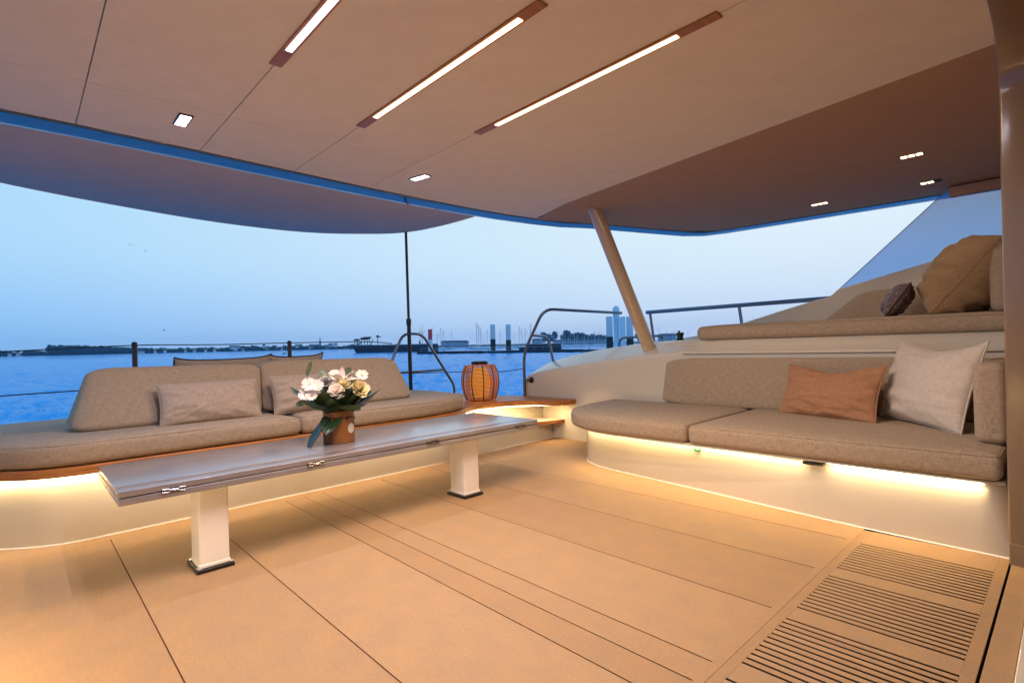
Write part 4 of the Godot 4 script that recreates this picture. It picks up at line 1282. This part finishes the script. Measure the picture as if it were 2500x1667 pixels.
# ---------------------------------------------------------------- ceiling lamps
func build_ceiling_lamps() -> void:
	var rows := [["cool white linear ceiling light in a teak batten", 0.838, -2.335, -2.18, -1.06, -0.9, COOL, 3.2], ["long warm linear ceiling light in a teak batten above the table middle", 1.42, -2.695, -2.53, -1.412, -1.294, WARM_CEIL, 2.9], ["warm linear ceiling light in a teak batten nearest the dark roof wing", 1.99, -2.366, -2.2, -1.08, -0.905, WARM_CEIL, 2.9]]
	for r in rows:
		var t := thing("ceiling_light", r[0], "light", Vector3(r[1], 2.239, (r[2] + r[5]) * 0.5), "linear lights in the ceiling")
		var z0: float = r[2] - t.position.z
		var z1: float = r[5] - t.position.z
		part(t, "batten", box_at(Vector3(-0.026, -0.007, z0), Vector3(0.026, 0.0, z1), 0.0015), M.teak_dark)
		var a: float = r[3] - t.position.z
		var b: float = r[4] - t.position.z
		part(t, "lens", box_at(Vector3(-0.0135, -0.0115, a), Vector3(0.0135, -0.0072, b), 0.002), glow(r[6], 3.2))
		strip_light(t, Vector3(0, -0.0118, a), Vector3(0, -0.0118, b), Vector3.DOWN, 0.027, r[6], r[7], 0.004)
	var spots := [["square white spotlight with three rows of lenses in the ceiling", Vector3(0.663, 2.239, -3.194), 0.25, 0], ["bright row of three white spot lenses near the ceiling edge", Vector3(2.171, 2.239, -3.247), 0.0, 1], ["row of three warm spot lenses in the roof wing above the door side", Vector3(4.309, 0, -0.714), 0.0, 1], ["row of warm spot lenses with one unlit by the window", Vector3(4.962, 0, -0.714), 0.0, 2], ["row of three warm spot lenses over the raised lounge", Vector3(5.0, 0, -1.469), 0.0, 1]]
	for s in spots:
		var p: Vector3 = s[1]
		var wingp := p.y == 0.0
		if wingp: p.y = wing_y(p.x, p.z)
		var t := thing("spotlight", s[0], "light", p)
		var c := COOL if not wingp else WARM_CEIL
		var lens := glow(c, 4.0)
		var k := 1.0 if not wingp else 0.8
		t.rotation.y = 0.2 if s[3] == 1 and not wingp else 0.0
		if wingp: t.rotation.z = -0.08
		part(t, "bezel", box_at(Vector3(-0.033, -0.005, -0.084) * k, Vector3(0.033, 0.004, 0.084) * k, 0.003), M.black)
		for i in 3:
			var lit: bool = not (s[3] == 2 and i == 2)
			part(t, "lens", rbox(new_st(), Vector3(0.05, 0.006, 0.042) * k, 0.0028, 3, 1, null, Vector3(0, -0.006, (i - 1) * 0.052) * k), lens if lit else M.dark_shade)
		var l := SpotLight3D.new()
		l.name = "lamp"
		l.light_color = c
		l.light_energy = 0.16 if wingp else 0.8
		l.spot_angle = 50.0
		l.spot_range = 9.0
		l.light_size = 0.03
		l.shadow_enabled = true
		l.position = Vector3(0, -0.018, 0)
		l.rotation_degrees = Vector3(-90, 0, 0)
		t.add_child(l, true)

# ---------------------------------------------------------------- far shore
func far_thing(called: String, label: String, category: String, px: float, dist: float, group := "") -> Node3D:
	var t := thing(called, label, category, far_at(px, dist), group)
	t.transform.basis = far_basis(px)
	return t
func foliage(st: SurfaceTool, c: Vector3, rad: Vector3, n: int, size: float) -> void:
	for i in n:
		var d := Vector3(rng.randfn(), rng.randfn(), rng.randfn()).normalized()
		var k := pow(rng.randf(), 0.4)
		var p := c + Vector3(d.x * rad.x, d.y * rad.y, d.z * rad.z) * k
		var a := Vector3(rng.randfn(), rng.randfn(), rng.randfn()).normalized() * size * rng.randf_range(0.6, 1.3)
		var b := a.cross(Vector3(rng.randfn(), rng.randfn(), rng.randfn())).normalized() * size * rng.randf_range(0.5, 1.1)
		tri(st, p - a, p + b, p + a, FLAT)
		tri(st, p - a, p + a, p - b, FLAT)
func land(called: String, x0: float, x1: float, dist: float, hgt: float, m: Material) -> void:
	var s := struct(called)
	var no := FastNoiseLite.new()
	no.seed = int(dist)
	no.frequency = 1.0
	var g := []
	var n := 90
	for i in n + 1:
		var px := lerpf(x0, x1, float(i) / n)
		var row := []
		for j in 7:
			var t := j / 6.0
			row.append(far_at(px, dist + t * 160.0, -0.6 + (hgt * (0.7 + 0.6 * no.get_noise_2d(px * 0.03, t * 2.0)) + 0.8) * smoothstep(0.0, 0.5, t) + 0.5 * absf(no.get_noise_2d(px * 0.3, 3.0))))
		g.append(row)
	part(s, "ground", grid_sheet(new_st(), g), m)
func house(px: float, dist: float, w: float, h: float, roof_h: float, wall: Material, roof: Material, label: String, base := 0.5, grp := "houses on the far shore") -> Node3D:
	var t := far_thing("house", label, "house", px, dist, grp)
	part(t, "wall", box_at(Vector3(-w / 2, base - 2.0, -4), Vector3(w / 2, base + h, 4), 0.05, 1), wall)
	var st := new_st()
	var y0 := base + h
	var e := w / 2 + 0.3
	quad(st, Vector3(-e, y0, 4.4), Vector3(e, y0, 4.4), Vector3(e, y0 + roof_h, 0), Vector3(-e, y0 + roof_h, 0), FLAT)
	quad(st, Vector3(-e, y0, -4.4), Vector3(e, y0, -4.4), Vector3(e, y0 + roof_h, 0), Vector3(-e, y0 + roof_h, 0), FLAT)
	tri(st, Vector3(-e + 0.3, y0, 4.0), Vector3(-e + 0.3, y0 + roof_h, 0), Vector3(-e + 0.3, y0, -4.0), FLAT)
	tri(st, Vector3(e - 0.3, y0, 4.0), Vector3(e - 0.3, y0 + roof_h, 0), Vector3(e - 0.3, y0, -4.0), FLAT)
	part(t, "roof", st, roof)
	return t
func build_shore() -> void:
	var leaf := mat(Color(0.055, 0.085, 0.06).linear_to_srgb(), 0.95, 0, 0.1)
	var ground := mat(Color(0.10, 0.11, 0.10).linear_to_srgb(), 0.95)
	var plaster := mat(Color(0.62, 0.62, 0.62).linear_to_srgb(), 0.9)
	var cream := mat(Color(0.5, 0.47, 0.42).linear_to_srgb(), 0.9)
	var slate := mat(Color(0.07, 0.08, 0.10).linear_to_srgb(), 0.7)
	var stone := mat(Color(0.20, 0.20, 0.20).linear_to_srgb(), 0.9)
	land("shore", -500, 960, 760.0, 3.2, ground)
	land("shore", 900, 2600, 640.0, 2.4, ground)
	# woods on the left shore
	for wd in [["dense dark wood on the far shore, tallest and longest of all", 118, 232, 839, 842, 170], ["dark wood on the far shore cut by the first stanchion", 234, 362, 842, 848, 150], ["low dark wood at the far shore end", -60, 34, 850, 853, 60], ["small dark wood on the far shore next to the tallest wood", 58, 112, 850, 852, 50], ["low tree belt on the shore between woods and village", 362, 560, 846, 845, 190], ["low tree belt among the village roofs", 560, 905, 841, 839, 260]]:
		var st := new_st()
		var d := 775.0
		var t := far_thing("wood", wd[0], "trees", (wd[1] + wd[2]) * 0.5, d)
		t.set_meta("kind", "stuff")
		var inv := t.transform.affine_inverse()
		for i in wd[5]:
			var px: float = lerpf(wd[1], wd[2], rng.randf())
			var top: float = lerpf(wd[3], wd[4], (px - wd[1]) / (wd[2] - wd[1])) + rng.randf_range(0.0, 5.0)
			if wd[5] < 115 or wd[1] > 300: top += rng.randf_range(0.0, 7.0)
			var k := mpp(px, d)
			var hh: float = maxf(1.5, (hz(px) + 4.6 - top) * k)
			var base := inv * far_at(px, d + rng.randf_range(0.0, 50.0))
			foliage(st, base + Vector3(0, hh * 0.55, 0), Vector3(3.6, hh * 0.47, 3.5), 70, 0.9)
		part(t, "foliage", st, leaf)
	# houses
	var list := []
	for k in [[338, 6.0, 1.6], [347, 4.0, 1.5], [378, 2.6, 2.0], [402, 3.2, 2.2], [452, 3.0, 2.2], [474, 3.6, 2.6], [501, 3.0, 2.0], [523, 3.6, 2.4], [42, 3.0, 2.6], [22, 3.0, 1.5]]: list.append(k)
	for i in 46: list.append([rng.randf_range(560.0, 880.0), rng.randf_range(2.4, 5.5), rng.randf_range(1.4, 2.6)])
	list.append([735, 14.0, 2.2])
	var i := 0
	for k in list:
		var village: bool = k[0] > 555
		house(k[0], 770.0 + (rng.randf_range(0.0, 70.0) if village else 4.0), k[1], k[2], rng.randf_range(1.0, 1.9), plaster if rng.randf() < 0.6 else cream, slate, "small pale house with a dark roof in the far village" if village else "small pale house among the trees on the far shore", rng.randf_range(0.5, 5.0) if village else 1.0, "houses of the far village" if village else "houses on the wooded far shore")
		i += 1
	# church
	var ch := far_thing("church", "dark church with a pointed spire above the far village", "church", 781, 800.0)
	var k := mpp(781, 800.0)
	part(ch, "nave", box_at(Vector3(-26 * k, 1.0, -6), Vector3(2 * k, 8.5 * k, 6), 0.1, 1), stone)
	var nr := new_st()
	for s in [-1.0, 1.0]: quad(nr, Vector3(-27 * k, 8.4 * k, 6.5 * s), Vector3(1.5 * k, 8.4 * k, 6.5 * s), Vector3(0.5 * k, 13.0 * k, 0), Vector3(-25 * k, 13.0 * k, 0), FLAT)
	part(ch, "roof", nr, slate)
	part(ch, "tower", box_at(Vector3(-1.9 * k, 1.0, -1.2), Vector3(2.1 * k, 16.0 * k, 1.2), 0.1, 1), stone)
	part(ch, "spire", lathe([Vector2(3.2 * k, 15.8 * k), Vector2(1.6 * k, 21.0 * k), Vector2(0.3 * k, 30.5 * k)], 8, Vector3(0.1 * k, 0, 0)), slate)
	# buoy
	var b := far_thing("buoy", "black and white navigation buoy floating before the village", "buoy", 693, 290.0)
	k = mpp(693, 290.0)
	part(b, "float", lathe([Vector2(0, -0.3), Vector2(4.6 * k, -0.2), Vector2(5.2 * k, 1.6 * k), Vector2(2.0 * k, 2.2 * k)], 12), M.black)
	part(b, "tower", lathe([Vector2(1.7 * k, 2.0 * k), Vector2(1.3 * k, 8.0 * k), Vector2(0, 8.2 * k)], 10), M.white_metal)
	part(b, "topmark", lathe([Vector2(0.4 * k, 8.0 * k), Vector2(1.3 * k, 9.0 * k), Vector2(0.9 * k, 11.5 * k), Vector2(0, 12.0 * k)], 10), M.black)

# ---------------------------------------------------------------- harbour
func build_harbour() -> void:
	var rust := mat(Color(0.022, 0.018, 0.02).linear_to_srgb(), 0.75)
	var hulk_leaf := mat(Color(0.018, 0.026, 0.03).linear_to_srgb(), 0.9)
	var pontoon_m := mat(Color(0.02, 0.022, 0.03).linear_to_srgb(), 0.8)
	var pile_m := mat(Color(0.55, 0.6, 0.64).linear_to_srgb(), 0.45)
	var weed := mat(Color(0.02, 0.025, 0.015).linear_to_srgb(), 0.9)
	var red := mat(Color(0.62, 0.03, 0.05).linear_to_srgb(), 0.5)
	var white := mat(Color(0.72, 0.72, 0.74).linear_to_srgb(), 0.5)
	var alu := mat(Color(0.55, 0.56, 0.58).linear_to_srgb(), 0.4)
	var wood := mat(Color(0.055, 0.085, 0.06).linear_to_srgb(), 0.95)
	# old hulk
	var D := 248.0
	var k := mpp(968, D)
	var h := far_thing("moored_hulk", "long black moored ship hull with ragged dark canopies over its bow", "ship", 968, D)
	var g := []
	for q in [[-101.5, 19.5, 20.5], [-96, 19.0, 13.0], [-85, 18.5, 10.0], [-40, 18.0, 8.0], [30, 18.0, 8.0], [95, 18.5, 9.0], [101, 18.5, 14.0]]:
		var x: float = q[0] * k
		var taper: float = 0.1 if absf(q[0]) > 100 else (0.5 if absf(q[0]) > 94 else 1.0)
		var bx: float = x + (8.0 * k if q[0] < -100 else (5.0 * k if q[0] < -94 else 0.0))
		g.append([Vector3(bx, -0.8, 3.0 * taper), Vector3(x, q[1] * k * 0.6, 3.6 * taper), Vector3(x, q[1] * k, 3.8 * taper), Vector3(x, q[1] * k, -3.8 * taper), Vector3(bx, -0.8, -3.0 * taper)])
	part(h, "hull", grid_sheet(new_st(), g, 1), rust)
	part(h, "gunwale", tube([Vector3(-101 * k, 19.8 * k, 0.4), Vector3(-96 * k, 19.2 * k, 1.9), Vector3(-85 * k, 18.8 * k, 3.8), Vector3(95 * k, 18.8 * k, 3.8)], 0.09, 6), pile_m)
	for s in [[-94.0, 31.5, 8.0, 2.4, 120], [-74.0, 34.5, 13.0, 3.4, 220], [-66.0, 37.0, 8.0, 1.6, 80], [-45.0, 39.5, 4.5, 2.0, 60], [-40.5, 38.0, 6.5, 0.8, 30]]:
		var st := new_st()
		foliage(st, Vector3(s[0] * k, s[1] * k, 0), Vector3(s[2] * k, s[3] * k, 1.6), s[4], 0.28)
		part(h, "canopy", st, hulk_leaf)
	for s in [[-99, 20, -97, 31], [-91, 20, -92, 31], [-84, 20, -82, 33], [-76, 20, -74, 34], [-68, 20, -70, 34], [-62, 20, -64, 36], [-44, 20, -45, 39], [-60, 20, -56, 33], [-80, 20, -90, 31]]:
		part(h, "post", tube([Vector3(s[0] * k, s[1] * k - 0.4, 0.4), Vector3(s[2] * k, s[3] * k, 0.2)], 0.16, 6), rust)
	for s in range(-30, 95, 14): part(h, "bollard", tube([Vector3(s * k, 18 * k, 3.5), Vector3(s * k, 20.6 * k, 3.5)], 0.13, 6), rust)
	# tall masts and the small red beacon behind the hulk
	for q in [[1026.0, 797.0, "thin mast with a yard standing behind the black hulk"], [1031.0, 790.0, "taller thin mast with a pale foot on the jetty end"]]:
		var t := far_thing("signal_mast", q[2], "mast", q[0], 215.0)
		var kk := mpp(q[0], 215.0)
		var top: float = (hz(q[0]) + 16.0 - q[1]) * kk
		part(t, "pole", tube([Vector3(0, 0.6, 0), Vector3(0, top, 0)], [0.1, 0.05], 6), M.wire)
		part(t, "yard", tube([Vector3(-1.6, top * 0.72, 0), Vector3(1.6, top * 0.74, 0)], 0.05, 5), M.wire)
	var rb := far_thing("beacon", "tiny red beacon behind the black hulk", "beacon", 1024.7, 300.0)
	var rk := mpp(1024.7, 300.0)
	part(rb, "body", lathe([Vector2(2.3 * rk, -0.5), Vector2(2.3 * rk, 20 * rk), Vector2(0.9 * rk, 24 * rk), Vector2(0, 25 * rk)], 10), red)
	# jetty of floating pontoons
	var J := 176.0
	var a := far_at(1022, J)
	var bq := far_at(1560, J - 26.0)
	var jt := thing("floating_jetty", "long dark floating jetty lying across the harbour", "jetty", (a + bq) * 0.5)
	var jx := (bq - a).normalized()
	jt.transform.basis = Basis(jx, sea_n, jx.cross(sea_n).normalized())
	var half := a.distance_to(bq) * 0.5
	var n := 9
	for i in n:
		var x0 := lerpf(-half, half, float(i) / n) + 0.08
		var x1 := lerpf(-half, half, float(i + 1) / n) - 0.08
		part(jt, "pontoon", box_at(Vector3(x0, -0.4, -1.4), Vector3(x1, 0.72, 1.4), 0.06, 1), pontoon_m)
		part(jt, "deck_board", box_at(Vector3(x0, 0.725, -1.45), Vector3(x1, 0.82, 1.45), 0.02, 1), pile_m if i % 4 == 3 else pontoon_m)
		part(jt, "bollard", lathe([Vector2(0.12, 0.8), Vector2(0.1, 1.05), Vector2(0.2, 1.15), Vector2(0, 1.22)], 8, Vector3(x0 + 2.0, 0, 1.1)), pontoon_m)
	var rail := new_st()
	tube([Vector3(-half, 1.75, -1.3), Vector3(half, 1.75, -1.3)], 0.035, 5, rail)
	part(jt, "handrail", rail, pile_m)
	for i in 26: part(jt, "rail_post", tube([Vector3(lerpf(-half, half, i / 25.0), 0.8, -1.3), Vector3(lerpf(-half, half, i / 25.0), 1.75, -1.3)], 0.03, 5), pile_m)
	# piles
	for q in [[1203.5, 792.0, 828.0, 6.3, 174.0, "pale mooring pile rising from the jetty, weedy foot, beside its twin"], [1241.5, 792.0, 830.0, 6.3, 173.0, "pale mooring pile on the jetty toward the tall stern rail"], [1489.0, 772.5, 822.0, 8.2, 150.0, "thick pale pile with black foot next to the white dome post"], [1538.5, 772.5, 822.0, 8.6, 149.0, "thick pale pile half hidden behind the slanted strut"]]:
		var t := far_thing("mooring_pile", q[5], "pile", q[0], q[4])
		var kk := mpp(q[0], q[4])
		var wl: float = hz(q[0]) + 2.8 / kk
		var yt: float = (wl - q[1]) * kk
		var ym: float = (wl - q[2]) * kk
		var r: float = q[3] * kk
		part(t, "tube", lathe([Vector2(0, yt), Vector2(r * 0.92, yt), Vector2(r, yt - 0.08), Vector2(r, ym)], 20), pile_m)
		part(t, "foot", lathe([Vector2(r * 1.0, ym), Vector2(r * 1.02, ym - 0.1), Vector2(r * 1.0, -1.0)], 20), weed)
		var st := new_st()
		foliage(st, Vector3(0, ym - 0.1, 0), Vector3(r * 1.05, 0.9, r * 1.05), 90, 0.16)
		part(t, "weed", st, weed)
	var rp := far_thing("channel_post", "thick channel post, red above and white below, at the jetty end", "post", 1050.5, 180.0)
	var pk := mpp(1050.5, 180.0)
	var pw := hz(1050.5) + 2.8 / pk
	part(rp, "red_tube", lathe([Vector2(0, (pw - 803.6) * pk), Vector2(5.2 * pk, (pw - 804.0) * pk), Vector2(5.3 * pk, (pw - 829) * pk)], 18), red)
	part(rp, "white_tube", lathe([Vector2(5.25 * pk, (pw - 829) * pk), Vector2(5.25 * pk, -1.0)], 18), white)
	# white dome post and cabinet
	var dp := far_thing("dome_post", "white dome-topped round post between the two thick pale piles", "post", 1506.0, 140.0)
	var dk := mpp(1506.0, 140.0)
	var dw := hz(1506.0) + 2.8 / dk
	var dt := (dw - 746.0) * dk
	part(dp, "column", lathe([Vector2(8.2 * dk, dt - 9 * dk), Vector2(8.0 * dk, dt - 24 * dk), Vector2(7.4 * dk, dt - 25 * dk), Vector2(7.0 * dk, 0.0)], 20), white)
	var dome := []
	for i in 8: dome.append(Vector2(8.2 * dk * sin(PI / 2 * i / 7.0), dt - 9 * dk + 9 * dk * cos(PI / 2 * i / 7.0)))
	part(dp, "dome", lathe(dome, 20), white)
	var cb2 := far_thing("white_cabinet", "tall narrow white cabinet right beside the dome post", "cabinet", 1521.0, 139.0)
	var ck := mpp(1521.0, 139.0)
	var cw := hz(1521.0) + 2.8 / ck
	part(cb2, "body", box_at(Vector3(-7 * ck, 0.2, -0.5), Vector3(7 * ck, (cw - 773) * ck, 0.5), 0.05), white)
	part(cb2, "door", box_at(Vector3(-4.5 * ck, 0.6, 0.5), Vector3(4.5 * ck, (cw - 777) * ck, 0.53), 0.01), white)
	# barge on the jetty
	var bg := far_thing("work_barge", "low black barge lying behind the jetty", "barge", 1319, 196.0)
	var bk := mpp(1319, 196.0)
	var bw := hz(1319) + 2.8 / bk
	var hullg := []
	for q in [[-53, 0.3], [-46, 0.9], [0, 1.0], [46, 1.0], [52, 0.9]]: hullg.append([Vector3(q[0] * bk * 0.95, -0.5, 2.0 * q[1]), Vector3(q[0] * bk, (bw - 847) * bk, 2.4 * q[1]), Vector3(q[0] * bk, (bw - 847) * bk, -2.4 * q[1])])
	part(bg, "hull", grid_sheet(new_st(), hullg, FLAT), rust)
	part(bg, "deckhouse", box_at(Vector3(-36 * bk, (bw - 847.5) * bk, -1.8), Vector3(50 * bk, (bw - 840.5) * bk, 1.8), 0.08, 1), rust)
	part(bg, "rail", tube([Vector3(-50 * bk, (bw - 843) * bk, 2.2), Vector3(48 * bk, (bw - 840) * bk, 2.2)], 0.05, 5), rust)
	# sailing boats
	var boat := far_thing("sailing_boat", "", "boat", 1180, 400.0, "sailing boats in the marina")
	var hg := []
	for q in [[-5.6, 0.05, 1.15], [-4.6, 0.55, 1.05], [-2.0, 1.3, 0.95], [1.5, 1.55, 0.9], [4.6, 1.15, 0.95], [4.9, 1.0, 0.95]]: hg.append([Vector3(q[0] * 0.93, -0.3, 0), Vector3(q[0], 0.3, q[1] * 0.8), Vector3(q[0], q[2], q[1]), Vector3(q[0], q[2] + 0.05, 0), Vector3(q[0], q[2], -q[1]), Vector3(q[0], 0.3, -q[1] * 0.8), Vector3(q[0] * 0.93, -0.3, 0)])
	part(boat, "hull", grid_sheet(new_st(), hg, 1), white)
	part(boat, "coachroof", rbox(new_st(), Vector3(4.2, 0.5, 1.7), 0.15, 2, 1, null, Vector3(-0.4, 1.2, 0)), white)
	part(boat, "mast", tube([Vector3(-1.0, 1.0, 0), Vector3(-1.0, 15.5, 0)], 0.16, 6), alu)
	part(boat, "boom", tube([Vector3(-1.0, 2.2, 0), Vector3(3.2, 2.3, 0)], 0.13, 6), M.wire)
	part(boat, "forestay", tube([Vector3(-1.0, 15.2, 0), Vector3(-5.4, 1.2, 0)], 0.035, 4), M.wire)
	part(boat, "backstay", tube([Vector3(-1.0, 15.3, 0), Vector3(4.8, 1.1, 0)], 0.03, 4), M.wire)
	part(boat, "spreader", tube([Vector3(-1.0, 9.0, -1.0), Vector3(-1.0, 9.0, 1.0)], 0.05, 4), alu)
	var places := [[1160, 787, 0], [1166, 793, 0], [1176, 800, 0], [1187, 806, 0], [1058, 800, 0], [1070, 812, 0], [1080, 800, 0], [1086, 806, 0], [1100, 810, 0], [1224, 808, 0], [1258, 812, 0], [1266, 797, 0], [1272, 803, 0], [1286, 800, 0], [1292, 790, 0], [1298, 806, 0], [1306, 812, 0]]
	for i in 46: places.append([1312.0 + i * 4.0 + rng.randf_range(-2.0, 2.0), rng.randf_range(806.0, 824.0), 1])
	for i in 6: places.append([1612.0 + i * 14.0 + rng.randf_range(-3.0, 3.0), rng.randf_range(800.0, 812.0), 1])
	var first := true
	for p in places:
		var o: Node3D = boat if first else copy_of(boat)
		first = false
		var dd := rng.randf_range(300.0, 420.0) if p[2] == 0 else rng.randf_range(400.0, 520.0)
		var kk := mpp(p[0], dd)
		var wl: float = hz(p[0]) + 2.8 / kk
		var sc: float = (wl - p[1]) * kk / 15.5
		o.transform = Transform3D(far_basis(p[0]) * Basis(Vector3.UP, rng.randf_range(-0.7, 0.7) + (PI if rng.randf() < 0.5 else 0.0)) * Basis.from_scale(Vector3.ONE * clampf(sc, 0.5, 1.6)), far_at(p[0], dd))
		o.set_meta("label", "white sailing boat with a bare mast moored in the open part of the marina" if p[2] == 0 else "white sailing boat in the dense row of masts below the trees")
		o.set_meta("group", "sailing boats in the open marina" if p[2] == 0 else "sailing boats in the dense row")
	# trees and buildings behind the marina
	for q in [[1328, 811, 9], [1342, 813, 8], [1355, 808, 8], [1378, 804.5, 12], [1392, 808, 11], [1409, 811, 12], [1428, 813, 12], [1446, 815, 12], [1463, 814, 12], [1480, 815, 12], [1563, 812, 12]]:
		var t := far_thing("marina_tree", "dark round tree in the row behind the marina masts", "tree", q[0], 660.0, "trees behind the marina")
		var kk := mpp(q[0], 660.0)
		var top: float = (hz(q[0]) + 2.8 / kk - q[1]) * kk
		var rx: float = q[2] * kk
		part(t, "trunk", tube([Vector3(0, 0, 0), Vector3(0.3, top * 0.5, 0)], [0.5, 0.3], 6), wood)
		var st := new_st()
		for c in 7: foliage(st, Vector3(rng.randf_range(-0.6, 0.6) * rx, top * rng.randf_range(0.4, 0.82), rng.randf_range(-2, 2)), Vector3(rx * 0.6, top * 0.22, rx * 0.5), 130, 0.8)
		part(t, "crown", st, wood)
	var wall := mat(Color(0.26, 0.27, 0.28).linear_to_srgb(), 0.8)
	var roof := mat(Color(0.07, 0.08, 0.1).linear_to_srgb(), 0.7)
	var pane := mat(Color(0.45, 0.5, 0.55).linear_to_srgb(), 0.2)
	for q in [[1110, 68, 831, "long low marina building far behind the red and white post", 14, 1], [1629, 44, 814, "grey building with rows of pale windows seen right of the strut", 7, 3], [1420, 130, 828, "long low building under the trees behind the masts", 18, 1], [1312, 26, 826, "small grey building behind the tall stern rail", 5, 2]]:
		var t := far_thing("marina_building", q[3], "building", q[0], 645.0)
		var kk := mpp(q[0], 645.0)
		var top: float = (hz(q[0]) + 2.8 / kk - q[2]) * kk
		var w: float = q[1] * kk
		part(t, "wall", box_at(Vector3(-w / 2, -0.5, -6), Vector3(w / 2, top * 0.78, 0), 0.1, 1), wall)
		var st := new_st()
		quad(st, Vector3(-w / 2 - 0.5, top * 0.77, 0.5), Vector3(w / 2 + 0.5, top * 0.77, 0.5), Vector3(w / 2 - 2, top, -3), Vector3(-w / 2 + 2, top, -3), FLAT)
		quad(st, Vector3(-w / 2 - 0.5, top * 0.77, -6.5), Vector3(w / 2 + 0.5, top * 0.77, -6.5), Vector3(w / 2 - 2, top, -3), Vector3(-w / 2 + 2, top, -3), FLAT)
		part(t, "roof", st, roof)
		for i in q[4]:
			for j in q[5]:
				var x := lerpf(-w / 2, w / 2, (i + 0.5) / q[4])
				var y: float = top * 0.77 * (j + 0.35) / q[5]
				part(t, "window", box_at(Vector3(x - w / q[4] * 0.26, y, 0.0), Vector3(x + w / q[4] * 0.26, y + top * 0.32 / q[5], 0.12), 0.02, 1), pane)

func build_gulls() -> void:
	var dark := mat(Color(0.12, 0.13, 0.16).linear_to_srgb(), 0.8)
	for q in [[316, 597, 150.0, 0.3, "gull gliding high over the bay, upper of a pair"], [354, 613, 150.0, -0.2, "gull gliding high over the bay, lower of a pair"], [399, 806, 90.0, 0.15, "single gull with bent wings low over the far shore"]]:
		var d := ray(q[0], q[1]).normalized()
		var t := thing("gull", q[4], "bird", EYE + d * q[2])
		t.transform.basis = far_basis(q[0]) * Basis(Vector3(0, 0, 1), q[3])
		part(t, "body", lathe([Vector2(0, 0.28), Vector2(0.05, 0.2), Vector2(0.075, 0.0), Vector2(0.04, -0.2), Vector2(0, -0.28)], 8), dark, Vector3.ZERO, Basis(Vector3.RIGHT, 1.2))
		for s in [-1.0, 1.0]:
			var g := []
			for i in 7:
				var u := i / 6.0
				var y := 0.22 * sin(u * PI * 0.8) - 0.12 * u
				var c := 0.13 * (1.0 - u * 0.75)
				g.append([Vector3(s * 0.62 * u, y, c), Vector3(s * 0.62 * u, y + 0.015, 0.0), Vector3(s * 0.62 * u, y, -c)])
			part(t, "wing", grid_sheet(new_st(), g), dark)
